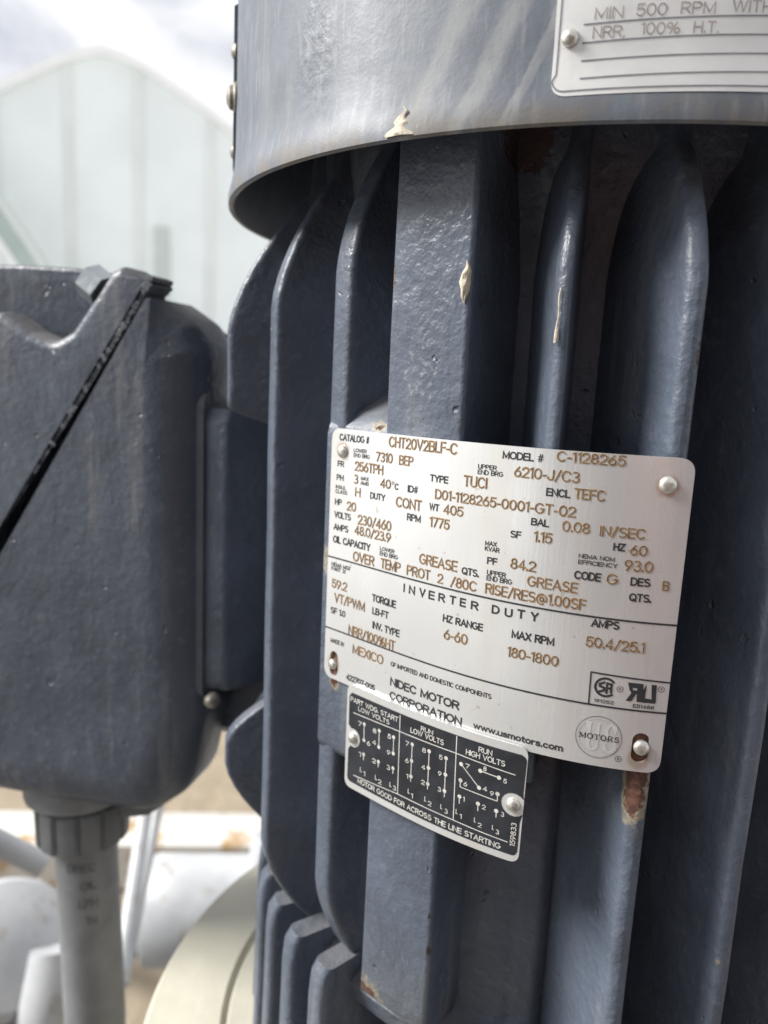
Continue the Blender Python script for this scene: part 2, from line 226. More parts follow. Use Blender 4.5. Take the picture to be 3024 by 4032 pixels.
# ------------------------------------------------------------------ mesh helpers
def mesh_obj(name, verts, faces, mat, parent=None, origin=None, smooth=40, mats=None):
    o3 = Vector(origin) if origin is not None else Vector((0, 0, 0))
    par = parent
    off = o3
    if par is not None:
        off = Vector(world_of(par))
    me = bpy.data.meshes.new(name); me.from_pydata([tuple(Vector(v)-off) for v in verts], [], faces); me.validate()
    bm = bmesh.new(); bm.from_mesh(me); bmesh.ops.recalc_face_normals(bm, faces=bm.faces); bm.to_mesh(me); bm.free()
    if smooth:
        for p in me.polygons: p.use_smooth = True
        me.set_sharp_from_angle(angle=radians(smooth))
    me.materials.append(mat)
    o = bpy.data.objects.new(name, me); COL.objects.link(o)
    if par is not None: o.parent = par
    else: o.location = off
    return o
def world_of(o):
    p = Vector(o.location); q = o.parent
    while q is not None: p = p+Vector(q.location); q = q.parent
    return p
def thing(name, label, cat, loc, group=None):
    o = bpy.data.objects.new(name, None); COL.objects.link(o); o.location = loc; o.empty_display_size = .05
    o['label'] = label; o['category'] = cat
    if group: o['group'] = group
    return o
def tag(o, label, cat, group=None):
    o['label'] = label; o['category'] = cat
    if group: o['group'] = group
    return o
class MB:
    def __init__(s): s.v = []; s.f = []
    def add(s, v, f): k = len(s.v); s.v += [tuple(p) for p in v]; s.f += [tuple(i+k for i in q) for q in f]
    def loft(s, rings, cap=True, closed=True):
        n = len(rings[0]); v = [p for r in rings for p in r]; f = []
        for i in range(len(rings)-1):
            for j in range(n if closed else n-1):
                a, b = i*n+j, i*n+(j+1) % n; f.append((a, b, b+n, a+n))
        if cap:
            for k0, rg in ((0, rings[0]), ((len(rings)-1)*n, rings[-1])):
                if n <= 8: f.append(tuple(range(k0, k0+n)))
                else: f += [tuple(k0+i for i in t_) for t_ in tessellate_polygon([[Vector(p) for p in rg]])]
        s.add(v, f)
    def lathe(s, prof, seg=48, axis=None, origin=(0, 0, 0), close=False):     # prof: (r, h) along axis
        ax = Vector(axis or (0, 0, 1)).normalized(); t = ax.orthogonal().normalized(); b = ax.cross(t); O = Vector(origin)
        if axis is None: t = Vector((1, 0, 0)); b = Vector((0, 1, 0))
        n = len(prof); v = []; f = []
        for k in range(seg):
            a = 2*pi*k/seg; d = t*cos(a)+b*sin(a)
            v += [tuple(O+d*r+ax*h) for r, h in prof]
        for k in range(seg):
            for i in range(n if close else n-1):
                a, c = k*n+i, k*n+(i+1) % n; d, e2 = ((k+1) % seg)*n+(i+1) % n, ((k+1) % seg)*n+i
                f.append((a, c, d, e2))
        s.add(v, f)
    def tube(s, pts, rad, seg=16):
        pts = [Vector(p) for p in pts]; rings = []
        for i, p in enumerate(pts):
            d = (pts[min(i+1, len(pts)-1)]-pts[max(i-1, 0)]).normalized(); t = d.cross(Vector((.13, .31, .94)) if abs(d.z) < .9 else Vector((1, .2, 0))).normalized(); b = d.cross(t)
            r = rad[i] if isinstance(rad, (list, tuple)) else rad
            rings.append([tuple(p+t*cos(2*pi*k/seg)*r+b*sin(2*pi*k/seg)*r) for k in range(seg)])
        s.loft(rings)
    def box(s, c, sx, sy, sz, X=(1, 0, 0), Y=(0, 1, 0), Z=(0, 0, 1), bev=0.):
        c, X, Y, Z = Vector(c), Vector(X), Vector(Y), Vector(Z)
        def rect(a, b, z): return [tuple(c+X*x+Y*y+Z*z) for x, y in ((-a, -b), (a, -b), (a, b), (-a, b))]
        a, b, h = sx/2, sy/2, sz/2
        if bev:
            def oct_(i, z):
                a2, b2, q = a-i, b-i, bev
                return [tuple(c+X*x+Y*y+Z*z) for x, y in ((-a2+q, -b2), (a2-q, -b2), (a2, -b2+q), (a2, b2-q), (a2-q, b2), (-a2+q, b2), (-a2, b2-q), (-a2, -b2+q))]
            s.loft([oct_(bev, -h), oct_(0, -h+bev), oct_(0, h-bev), oct_(bev, h)])
        else: s.loft([rect(a, b, -h), rect(a, b, h)])
    def obj(s, name, mat, parent=None, origin=None, smooth=40): return mesh_obj(name, s.v, s.f, mat, parent, origin, smooth)
def round_poly(pts, rad, n=4):          # rounds the corners of a closed 2-D polygon; rad = number or list
    out = []; k = len(pts)
    for i in range(k):
        p = Vector(pts[i]); a = Vector(pts[i-1])-p; b = Vector(pts[(i+1) % k])-p
        r = rad[i] if isinstance(rad, (list, tuple)) else rad
        if r <= 0: out.append(tuple(p)); continue
        la, lb = a.length, b.length; a.normalize(); b.normalize()
        ang = a.angle(b); d = min(r/math.tan(ang/2), la*.48, lb*.48)
        p0, p1 = p+a*d, p+b*d
        for j in range(n+1):
            t = j/n; out.append(tuple((p0*(1-t)+p*t)*(1-t)+(p*(1-t)+p1*t)*t))
    return out

# ------------------------------------------------------------------ motor geometry
R0 = .112
PC = -.27; TILT = .000997
def prad(p):                            # radius of the nameplate's surface round the motor axis
    p = max(-.72, min(.26, p)); return .365*(.38865+.07164*(p-PC)+.07608*(p-PC)**2-.18396*(p-PC)**3)
def onplate(ph, z, off=.0006): r = prad(ph)+off; return (r*sin(ph), -r*cos(ph), z+TILT*(ph-PC))

motor = thing('electric_motor', 'dark grey ribbed vertical electric motor with riveted steel nameplates and a drum shaped top cover', 'electric motor', (0, 0, -.32))

# core of the frame
mb = MB()
mb.lathe([(.05, -.31), (.09, -.31), (R0-.004, -.262), (R0-.002, -.25), (R0+.012, -.246), (R0+.014, -.238), (R0+.006, -.2335), (R0-.001, -.2315), (R0-.0015, -.1), (R0-.0015, .030), (R0+.002, .050), (.1175, .064), (.119, .080), (.120, .10), (.138, .13), (.138, .16), (.06, .19), (.0, .19)], 96)
mb.obj('frame_barrel', PAINT, motor)

def fin(name, pl, pr, rl, rr, z_bot, z_top, wl, wr, edge=.0018, chb=.05, cht=.045, pw=2.0, base=None, blunt=1.6, pe=1., tail=0.):
    """a rib: tip between azimuths pl..pr at radii rl..rr, flanks that flare by wl, wr radians at the barrel, rounded-off ends"""
    zs = []
    nb = 9
    for i in range(nb+1): zs.append((z_bot-chb+chb*i/nb, 1-i/nb, 'b'))
    k = 8
    for i in range(1, k): zs.append((z_bot+(z_top-z_bot)*i/k, 0, 'm'))
    for i in range(nb+1): zs.append((z_top+cht*i/nb, i/nb, 't'))
    if tail:
        for i in range(1, 5): zs.append((z_top+cht+.045*i/4, i/4, 'w'))
    rb = base or R0-.004
    rings = []
    for z, s, kind in zs:
        if kind == 'w': g = tail*(1-.25*s)
        elif kind == 't': g = tail+(1-tail)*(1-s**blunt)**pe
        elif kind == 'b': g = (1-s**1.5)**.8 if s < 1 else 0
        else: g = 1
        g = max(g, .0)
        tl, tr = rb+(rl-rb)*g, rb+(rr-rb)*g
        w = 0.0
        wob = .0005*noise.noise(Vector((pl*9, z*40, 3)))
        L = []
        for t in (0, .10, .22, .40, .62, .82):
            L.append((pl-wl*(1-t)**pw, rb+(tl-rb)*t))
        Rr = []
        for t in (.82, .62, .40, .22, .10, 0):
            Rr.append((pr+wr*(1-t)**pw, rb+(tr-rb)*t))
        eg = min(edge, max(.00005, (tl-rb)*.2))
        P = [(r*sin(p), -r*cos(p)) for p, r in L]
        tl_, tr_ = (tl*sin(pl), -tl*cos(pl)), (tr*sin(pr), -tr*cos(pr))
        Q = [(r*sin(p), -r*cos(p)) for p, r in Rr]
        poly = P+[tl_, tr_]+Q
        rad = [0]*len(P)+[eg, eg]+[0]*len(Q)
        rings.append([(x+wob, y, z) for x, y in round_poly(poly, rad, 3)])
    mb = MB(); mb.loft(rings)
    return mb.obj(name, PAINT, motor, smooth=50)

FN = 'cooling_fin'
fin(FN, -.054, -.026, .1464, .1472, -.118, .028, .105, .006, edge=.0034, pw=1.25, chb=.012, cht=.040, blunt=1.7, pe=.9, tail=.38)            # between pad and right-hand rib
fin(FN, .160, .197, .1517, .1523, -.30, .026, .125, .02, edge=.0040, pw=1.5, cht=.042, blunt=1.7, pe=.9, tail=.36)
fin(FN, .375, .405, .1514, .1518, -.30, .024, .125, .02, edge=.0040, pw=1.5, cht=.042, blunt=1.7, pe=.9, tail=.36)
for k in range(5):
    a = .60+.215*k; fin(FN, a, a+.035, .150, .150, -.30, .026, .12, .05, edge=.0035, pw=1.5, cht=.042, blunt=1.7, pe=.9, tail=.36)
fin(FN, -.655, -.578, .1374, .1379, -.193, .033, .05, .085, edge=.0026, cht=.042, chb=.052, pw=2.2, tail=.40)                   # left of the pad
fin(FN, -.915, -.845, .1448, .1455, -.195, .022, .05, .085, edge=.0026, cht=.050, chb=.052, pw=2.2, tail=.38)
fin(FN, -1.165, -1.105, .1568, .1570, -.0165, .014, .03, .08, edge=.0028, cht=.056, chb=.012, pw=2.2, tail=.34)
fin(FN, -1.165, -1.105, .1562, .1562, -.176, -.166, .03, .05, edge=.0022, cht=.034, chb=.052)
for k in range(8):
    a = -1.40-.2*k
    if a > -1.9: fin(FN, a, a+.05, .146, .146, .0, .02, .03, .04, cht=.036, chb=.012); fin(FN, a, a+.05, .147, .147, -.176, -.168, .03, .04, cht=.034)
    else: fin(FN, a, a+.05, .149, .149, -.19, .02, .03, .04, cht=.036)
fin('mounting_pad', -.442, -.229, .1382, .1424, -.222, .09, .03, .045, edge=.0015, chb=.012, cht=.012, pw=2.4)
# casting land behind the plate, between the first rib and the pad
rings = []
for z, g in ((-.1425, 0), (-.1400, .75), (-.137, .96), (-.134, 1), (-.09, 1), (-.05, 1), (-.0215, 1), (-.018, .97), (-.0135, .8), (-.008, .45), (-.003, .12), (.0, 0)):
    P = []
    for i in range(9):
        p = -.64+(.64-.435)*i/8; r = R0+(prad(p)-.0006-R0)*g; P.append((r*sin(p), -r*cos(p), z))
    for p in (-.435, -.64): P.append(((R0-.003)*sin(p), -(R0-.003)*cos(p), z))
    rings.append(P)
mb = MB(); mb.loft(rings); mb.obj('plate_land', PAINT, motor, smooth=50)
# raised panel low on the barrel, right of the pad
rings = []
for z, g in ((-.30, 1), (-.2, 1), (-.165, 1), (-.145, .85), (-.125, .35), (-.105, .08), (-.095, 0)):
    P = []
    for i in range(23):
        t = i/22; p = -.235+.31*t; r = R0-.003+.0085*g*min(1, 6*(1-t))*(1 if t > .02 else .3)-(.0007*g if .555 < t < .62 and z < -.17 else 0); P.append((r*sin(p), -r*cos(p), z))
    for p in (.075, -.235): P.append(((R0-.008)*sin(p), -(R0-.008)*cos(p), z))
    rings.append(P)
mb = MB(); mb.loft(rings); mb.obj('drain_panel', PAINT, motor, smooth=50)
# junction box neck cast on the frame
mb = MB()
for (x0, x1, y0, y1, z0, z1) in ((-.176, -.095, -.034, .05, -.159, -.020),):
    pl = round_poly([(x0, y0), (-.1575, y0), (-.140, -.008), (x1, -.006), (x1, y1), (x0, y1)], .005, 4)
    mb.loft([[(x*.985-.002, y*.94, z0) for x, y in pl], [(x, y, z0+.004) for x, y in pl], [(x, y, z1-.006) for x, y in pl], [(x*.98-.003, y*.9, z1) for x, y in pl]])
mb.box((-.150, .030, -.172), .105, .055, .062, bev=.006); mb.obj('box_neck', PAINT, motor)
# lower end bracket with its short ribs
for k in range(14):
    a = -1.42+.157*k
    if a > -.60: break
    mb = MB(); rings = []
    for z, r in ((-.31, .142), (-.27, .141), (-.24, .1405), (-.231, .1395), (-.2275, .137)):
        pl = [(a-.012, .100), (a-.004, r), (a+.066, r), (a+.074, .100)]
        rings.append([(x, y, z) for x, y in round_poly([(q*sin(p), -q*cos(p)) for p, q in pl], [0, .003, .003, 0], 3)])
    mb.loft(rings); mb.obj('bracket_rib', PAINT, motor)
mb = MB(); mb.lathe([(.09, -.325), (.139, -.325), (.141, -.322), (.141, -.312), (.139, -.309), (.12, -.306), (.10, -.30)], 96); mb.obj('base_flange', PAINT, motor)

# fan cover
mb = MB()
prof = [(.1552, .0629), (.1564, .0625), (.1572, .0632), (.1573, .066), (.1563, .070), (.1550, .076), (.1545, .084), (.1543, .12), (.154, .20), (.150, .235), (.135, .255), (.09, .262), (.0, .262), (.0, .258), (.088, .258), (.132, .251), (.147, .232), (.1508, .20), (.1512, .12), (.1520, .084), (.1538, .07)]
mb.lathe(prof, 160, close=True)
cover = mb.obj('fan_cover', HOODM, motor); cover['label'] = 'smooth drum shaped fan cover with wiped pale streaks and a flared rim'
GALV = simple('galvanised', (.42, .46, .48), .42, .75, 90, .15)
STUD = simple('aged_stud', (.24, .225, .19), .5, .6, 300, .3)
for (ph, z, r) in ((-1.13, .1195, .0026), (-1.12, .1025, .0046), (-1.14, .0835, .0026)):
    n = Vector((sin(ph), -cos(ph), 0)); mb = MB(); c = Vector(cylp(ph, .1545, z))
    mb.lathe([(r*1.25, -.001), (r*1.25, .0006), (r, .0012), (r*.92, r*.55), (r*.5, r*.8), (0, r*.86)], 18, n, c); mb.obj('cover_screw', STUD, cover)
mb = MB(); rings = []
for i in range(9):
    p = -1.215+.012*i
    rings.append([(r*sin(p), -r*cos(p), z) for r, z in ((.1541, .0765), (.1556, .0775), (.1556, .135), (.1541, .136))])
mb.loft(rings); mb.obj('cover_seam', HOODM, cover)

# ------------------------------------------------------------------ lettering: a plain stroke alphabet, glyph = (width, [polylines]) in a box of height 1
def ar(cx, cy, rx, ry, a0, a1, n=None):
    n = n or max(3, int(abs(a1-a0)/20)); return [(cx+rx*cos(radians(a0+(a1-a0)*i/n)), cy+ry*sin(radians(a0+(a1-a0)*i/n))) for i in range(n+1)]
GL = {
 'A': (.66, [[(0, 0), (.33, 1), (.66, 0)], [(.12, .33), (.54, .33)]]),
 'B': (.56, [[(.32, .53)]+ar(.33, .765, .20, .235, -90, 90)+[(0, 1), (0, 0)]+ar(.33, .265, .23, .265, -90, 90)+[(0, .53)]]),
 'C': (.64, [ar(.34, .5, .34, .5, 42, 318, 16)]),
 'D': (.60, [[(0, 0), (0, 1)]+ar(.25, .5, .35, .5, 90, -90, 10)+[(0, 0)]]),
 'E': (.48, [[(.48, 1), (0, 1), (0, 0), (.48, 0)], [(0, .52), (.44, .52)]]),
 'F': (.46, [[(.46, 1), (0, 1), (0, 0)], [(0, .52), (.42, .52)]]),
 'G': (.68, [ar(.35, .5, .35, .5, 42, 350, 17)+[(.69, .46), (.38, .46)]]),
 'H': (.56, [[(0, 0), (0, 1)], [(.56, 0), (.56, 1)], [(0, .52), (.56, .52)]]),
 'I': (.02, [[(.01, 0), (.01, 1)]]),
 'J': (.42, [[(.42, 1), (.42, .25)]+ar(.21, .22, .21, .22, 0, -180)]),
 'K': (.56, [[(0, 0), (0, 1)], [(.54, 1), (0, .38)], [(.2, .6), (.57, 0)]]),
 'L': (.44, [[(0, 1), (0, 0), (.44, 0)]]),
 'M': (.70, [[(0, 0), (0, 1), (.35, .12), (.70, 1), (.70, 0)]]),
 'N': (.58, [[(0, 0), (0, 1), (.58, 0), (.58, 1)]]),
 'O': (.70, [ar(.35, .5, .35, .5, 90, 450, 20)]),
 'P': (.54, [[(0, 0), (0, 1)]+ar(.30, .745, .24, .255, 90, -90)+[(0, .49)]]),
 'Q': (.70, [ar(.35, .5, .35, .5, 90, 450, 20), [(.42, .25), (.70, -.04)]]),
 'R': (.56, [[(0, 0), (0, 1)]+ar(.31, .75, .24, .25, 90, -90)+[(0, .5)], [(.28, .5), (.56, 0)]]),
 'S': (.56, [ar(.28, .755, .25, .245, 25, 265, 10)[:-1]+ar(.28, .255, .28, .255, 85, -155, 10)]),
 'T': (.54, [[(0, 1), (.54, 1)], [(.27, 1), (.27, 0)]]),
 'U': (.56, [[(0, 1), (0, .28)]+ar(.28, .28, .28, .28, 180, 360)+[(.56, 1)]]),
 'V': (.62, [[(0, 1), (.31, 0), (.62, 1)]]),
 'W': (.92, [[(0, 1), (.23, 0), (.46, 1), (.69, 0), (.92, 1)]]),
 'X': (.58, [[(0, 1), (.58, 0)], [(0, 0), (.58, 1)]]),
 'Y': (.60, [[(0, 1), (.3, .45), (.6, 1)], [(.3, .45), (.3, 0)]]),
 'Z': (.54, [[(.02, 1), (.54, 1), (0, 0), (.54, 0)]]),
 '0': (.54, [ar(.27, .5, .27, .5, 90, 450, 18)]),
 '1': (.20, [[(0, .88), (.18, 1), (.18, 0)]]),
 '2': (.50, [ar(.25, .72, .25, .28, 170, -32, 10)+[(0, 0), (.51, 0)]]),
 '3': (.50, [ar(.23, .755, .22, .245, 150, -82, 10)+ar(.24, .265, .26, .265, 82, -155, 10)]),
 '4': (.54, [[(.40, 0), (.40, 1), (0, .26), (.54, .26)]]),
 '5': (.50, [[(.46, 1), (.08, 1), (.03, .52)]+ar(.24, .33, .26, .33, 125, -155, 12)]),
 '6': (.52, [[(.36, 1), (.06, .5)]+ar(.26, .31, .26, .31, 145, 505, 16)]),
 '7': (.48, [[(0, 1), (.48, 1), (.14, 0)]]),
 '8': (.50, [ar(.25, .765, .20, .235, -90, 270, 14), ar(.25, .265, .25, .265, 90, 450, 14)]),
 '9': (.52, [[(.16, 0), (.46, .5)]+ar(.26, .69, .26, .31, -35, 325, 16)]),
 '-': (.26, [[(0, .38), (.26, .38)]]), '.': (.04, [[(.02, 0), (.02, .11)]]), ',': (.08, [[(.06, .08), (0, -.14)]]),
 '/': (.40, [[(0, -.08), (.40, 1.04)]]), '#': (.52, [[(.10, 0), (.22, 1)], [(.32, 0), (.44, 1)], [(.0, .32), (.50, .32)], [(.02, .68), (.52, .68)]]),
 '%': (.86, [ar(.18, .74, .18, .24, 90, 450, 10), ar(.68, .26, .18, .24, 90, 450, 10), [(.2, 0), (.66, 1)]]),
 '@': (.92, [ar(.45, .42, .17, .22, 0, 360, 12)+[(.64, .22)]+ar(.46, .42, .44, .52, -22, 300, 16)]),
 'w': (.70, [[(0, .7), (.17, 0), (.35, .68), (.53, 0), (.70, .7)]]), 'u': (.42, [[(0, .7), (0, .22)]+ar(.21, .22, .21, .22, 180, 330)+[(.42, .25)], [(.42, .7), (.42, 0)]]),
 's': (.38, [ar(.19, .53, .17, .17, 25, 262, 7)+ar(.19, .18, .19, .18, 80, -155, 7)]), 'm': (.66, [[(0, .7), (0, 0)], [(0, .4)]+ar(.165, .48, .165, .22, 160, 0)+[(.33, 0)], [(.33, .4)]+ar(.495, .48, .165, .22, 160, 0)+[(.66, 0)]]),
 'o': (.46, [ar(.23, .35, .23, .35, 90, 450, 14)]), 't': (.24, [[(.10, .92), (.10, .1), (.26, .02)], [(0, .68), (.25, .68)]]), 'r': (.26, [[(0, .7), (0, 0)], [(0, .42), (.10, .64), (.27, .68)]]), 'c': (.40, [ar(.22, .35, .22, .35, 45, 315, 10)]),
}
def ribbon(mb, pts, w, fn, cap=0.):
    """mitred flat stroke through pts (metres), fn maps back to 3-D"""
    P = [Vector(p) for p in pts]
    closed = (P[0]-P[-1]).length < 1e-6
    if closed: P = P[:-1]
    n = len(P)
    if not closed:
        P[0] = P[0]+(P[0]-P[1]).normalized()*cap; P[-1] = P[-1]+(P[-1]-P[-2]).normalized()*cap
    V = []
    for i in range(n):
        a = P[i]-P[i-1] if (closed or i > 0) else P[1]-P[0]
        b = P[(i+1) % n]-P[i] if (closed or i < n-1) else P[-1]-P[-2]
        a = a.normalized(); b = b.normalized(); na = Vector((-a.y, a.x)); nb = Vector((-b.y, b.x)); m_ = na+nb
        m_ = m_.normalized() if m_.length > .2 else na
        k = w/2/max(.5, m_.dot(na))
        V.append(fn(*(P[i]+m_*k))); V.append(fn(*(P[i]-m_*k)))
    F = [(2*i, 2*i+1, 2*((i+1) % n)+1, 2*((i+1) % n)) for i in range(n if closed else n-1)]
    mb.add(V, F)
def stext(mb, txt, p0, p1, z, h, wt, mapo, metric, gap=.17, space=.60, vertical=False):
    """stroke text from azimuth p0 to p1, baseline z, height h; wt = stroke weight / height; mapo(off) -> mapping"""
    x = 0; lay = []
    for ch in txt:
        if ch == ' ': x += space-gap; continue
        g_ = GL[ch]; lay.append((ch, x)); x += g_[0]+gap
    tot = x-gap; W0 = (p1-p0)*metric; w = h*wt; avail = max(W0-w, W0*.2)
    sc = avail/tot if tot > .03 else 0
    w0 = w
    for k, (ch, x0) in enumerate(lay):
        w = w0*(.62 if ch == '#' else 1.)
        for j, pl_ in enumerate(GL[ch][1]):
            f = mapo(j*.000006)
            hh = h-w
            pts = [(p0*metric+w/2+(x0+px_)*sc if sc else (p0+p1)/2*metric, w/2+py_*hh) for px_, py_ in pl_]
            pts = [q for i, q in enumerate(pts) if i == 0 or (Vector(q)-Vector(pts[i-1])).length > 1e-7]
            if len(pts) < 2: continue
            # split the long strokes so that they follow the bent sheet
            if vertical: ribbon(mb, pts, w, lambda u, v, f=f: f(u, v), w*.45 if len(pl_) < 20 else 0)
            else: ribbon(mb, pts, w, lambda u, v, f=f: f(u/metric, z+v), w*.45 if len(pl_) < 20 else 0)
def stroke(mb, a, b, w, mapf, metric, n=None, ends=0.):      # a, b in (phi, z metres); w metres
    ax, bx = a[0]*metric, b[0]*metric; d = Vector((bx-ax, b[1]-a[1])); L = d.length; d /= L; nrm = Vector((-d.y, d.x))*(w/2)
    n = n or max(1, int(L/.003)); v = []; f = []
    for i in range(n+1):
        t = -ends+(L+2*ends)*i/n; c = Vector((ax, a[1]))+d*t
        for sgn in (1, -1): q = c+nrm*sgn; v.append(mapf(q.x/metric, q.y))
    for i in range(n): f.append((2*i, 2*i+1, 2*i+3, 2*i+2))
    mb.add(v, f)
def ring2(mb, c, r0, r1, mapf, metric, a0=0., a1=2*pi, n=28, ry=None):
    v = []; f = []; full = abs(a1-a0-2*pi) < 1e-6; k = n if full else n+1
    for i in range(k):
        a = a0+(a1-a0)*i/n
        for r in (r0, r1): v.append(mapf(c[0]+r*cos(a)/metric, c[1]+r*sin(a)*(ry or 1)))
    for i in range(n): j = (i+1) % k; f.append((2*i, 2*i+1, 2*j+1, 2*j))
    mb.add(v, f)
def disc2(mb, c, r, mapf, metric, n=14):
    mb.add([mapf(c[0], c[1])]+[mapf(c[0]+r*cos(2*pi*i/n)/metric, c[1]+r*sin(2*pi*i/n)) for i in range(n)], [(0, i+1, (i+1) % n+1) for i in range(n)])
def poly2(mb, pts, mapf): mb.add([mapf(*p) for p in pts], [tuple(range(len(pts)))])

def plate_mesh(outline, holes, mapf, th, step=.004, zcuts=()):
    """flat outline (phi*metric, z) with holes -> bent, thick sheet; mapf(u, v, depth)"""
    bm = bmesh.new()
    for lp in [outline]+holes:
        vs_ = [bm.verts.new((p[0], p[1], 0)) for p in lp]
        for i in range(len(vs_)): bm.edges.new((vs_[i], vs_[(i+1) % len(vs_)]))
    bmesh.ops.triangle_fill(bm, use_beauty=True, use_dissolve=False, edges=bm.edges[:])
    us = [p[0] for p in outline]; u = min(us)+step
    while u < max(us)-step*.3:
        bmesh.ops.bisect_plane(bm, geom=bm.verts[:]+bm.edges[:]+bm.faces[:], plane_co=(u, 0, 0), plane_no=(1, 0, 0)); u += step
    for zc in zcuts: bmesh.ops.bisect_plane(bm, geom=bm.verts[:]+bm.edges[:]+bm.faces[:], plane_co=(0, zc, 0), plane_no=(0, 1, 0))
    bm.verts.index_update()
    top = [(v.co.x, v.co.y) for v in bm.verts]; f = [tuple(v.index for v in fc.verts) for fc in bm.faces]
    bnd = [tuple(v.index for v in e_.verts) for e_ in bm.edges if len(e_.link_faces) == 1]
    n = len(top); bm.free()
    V = [mapf(u_, v_, 0.) for u_, v_ in top]+[mapf(u_, v_, -th) for u_, v_ in top]
    F = f+[tuple(i+n for i in reversed(q)) for q in f]+[(a, b, b+n, a+n) for a, b in bnd]
    return V, F
def capsule(c0, c1, r, n=8):
    c0, c1 = Vector(c0), Vector(c1); a = atan2(c1.y-c0.y, c1.x-c0.x); out = []
    for i in range(n+1): t = a-pi/2+pi*i/n; out.append((c1.x+r*cos(t), c1.y+r*sin(t)))
    for i in range(n+1): t = a+pi/2+pi*i/n; out.append((c0.x+r*cos(t), c0.y+r*sin(t)))
    return out
RIV = simple('rivet_metal', (.62, .60, .55), .36, .8, 500, .25, .0003, 500)
def rivet(ph, z, r, h, parent, base, mapf):
    c = Vector(mapf(ph, z)); n = Vector((sin(ph), -cos(ph), 0)); mb = MB()
    prof = [(r*.98, -.0016), (r, .0)]+[(r*cos(a), .0002+h*sin(a)) for a in [pi/2*i/7 for i in range(7)]]+[(0, .0002+h)]
    mb.lathe(prof, 22, n, c); return mb.obj('rivet', RIV, parent, smooth=60)

# ---- main nameplate
MET = .145
mp_ = lambda off: (lambda ph, z: onplate(ph, z, off))
STEEL = steel()
pl, pr_, zt, zb = -.6145, .2045, -.0186, -.1078
out = round_poly([(pl*MET, zt), (pr_*MET, zt), (pr_*MET, zb), (pl*MET, zb)], .0042, 7)
slots = [capsule((-.5797*MET, -.0995), (-.5797*MET, -.1045), .0021), capsule((.1658*MET, -.0983), (.1658*MET, -.1028), .0022)]
V, F = plate_mesh(out, slots, lambda u, v, d: onplate(u/MET, v, .0006+d), .0009)
plate = mesh_obj('nameplate', V, F, STEEL, motor, smooth=30)
plate['label'] = 'large stainless nameplate with brown stamped ratings'
INK = simple('black_ink', (.022, .023, .026), .5, 0, 300, .2, .0001)
GREYINK = simple('grey_ink', (.44, .44, .43), .5, 0, 200, .08, .0001)
mB = Mat('brown_etch'); BROWN = mB.set(mB.mix(mB.step(mB.noise(700, 3), .35, .68), (.115, .058, .022), (.23, .135, .06)), .6, .1)
mH = Mat('brown_halo'); HALO = mH.set(mH.mix(mH.step(mH.noise(900, 3), .4, .65), (.64, .60, .52), (.46, .33, .18)), .45, .4)
black, brown, halo, grey = MB(), MB(), MB(), MB()
fK = mp_(.00070); fB = mp_(.00074); fH = mp_(.00067); fG = mp_(.00067)
for txt, p0, p1, z, h, st in MAIN:
    z, h = z/1000, h/1000
    if st == 'k': stext(black, txt, p0, p1, z, h, .185 if h > .0018 else .17, lambda o: mp_(.00070+o), MET)
    elif st == 'B': stext(black, txt, p0, p1, z, h, .195, lambda o: mp_(.00070+o), MET)
    elif st == 'b':
        stext(brown, txt, p0, p1, z, h, .115, lambda o: mp_(.00076+o), MET)
        stext(halo, txt, p0-.0010, p1+.0010, z-.00014, h+.00028, .20, lambda o: mp_(.00067+o), MET)
# emblem: two serif letters in pale grey inside a ring, a word across
def serif(mb, kind, x0, x1, z, h, w, sw, f):
    def S(a, b, ww): stroke(mb, (x0+(x1-x0)*a[0], z+h*a[1]), (x0+(x1-x0)*b[0], z+h*b[1]), ww, f, MET, 2)
    def arc(cx, cy, rx, ry, a0, a1, ww, n=12):
        P = [(cx+rx*cos(radians(a0+(a1-a0)*i/n)), cy+ry*sin(radians(a0+(a1-a0)*i/n))) for i in range(n+1)]
        for i in range(n): S(P[i], P[i+1], ww*(1. if abs(sin(radians(a0+(a1-a0)*(i+.5)/n))) < .75 else .75))
    if kind == 'M':
        S((.14, 0), (.14, 1), sw); S((.14, 1), (.5, .1), w); S((.5, .1), (.86, 1), sw); S((.86, 0), (.86, 1), w)
        for a in (.14, .86): S((a-.14, .02), (a+.14, .02), sw); S((a-.14, .98), (a+.1, .98), sw)
    if kind == 'O': arc(.5, .5, .42, .5, 0, 360, w, 20)
    if kind == 'T': S((.5, 0), (.5, 1), w); S((.02, .97), (.98, .97), sw); S((.3, .02), (.7, .02), sw); S((.03, .75), (.03, .97), sw); S((.97, .75), (.97, .97), sw)
    if kind == 'R': S((.2, 0), (.2, 1), w); arc(.45, .74, .32, .25, -95, 95, w*.9); S((.15, .97), (.5, .97), sw); S((.2, .5), (.5, .5), sw); S((.5, .5), (.88, .03), w); S((.04, .02), (.36, .02), sw); S((.78, .02), (1, .02), sw)
    if kind == 'S': arc(.5, .75, .33, .24, 20, 270, w*.9); arc(.5, .26, .36, .25, 90, -160, w*.9); S((.82, .7), (.82, .98), sw); S((.14, .02), (.14, .32), sw)
    if kind == 'U': S((.22, .3), (.22, 1), w); S((.78, .3), (.78, 1), w*.6); arc(.5, .3, .28, .28, 180, 360, w*.8); S((.05, .98), (.4, .98), sw); S((.62, .98), (.95, .98), sw)
x = .0558
for ch, wd in zip('MOTORS', (1.25, 1, 1, 1, 1.05, .85)):
    d = wd*(.1285-.0558-.006)/6.15; serif(black, ch, x, x+d, -.0998, .00155, .00030, .00014, fK); x += d+.0011
serif(grey, 'U', .0655, .0955, -.1032, .0084, .0013, .0006, fG); serif(grey, 'S', .0985, .1245, -.1032, .0084, .0013, .0006, fG)
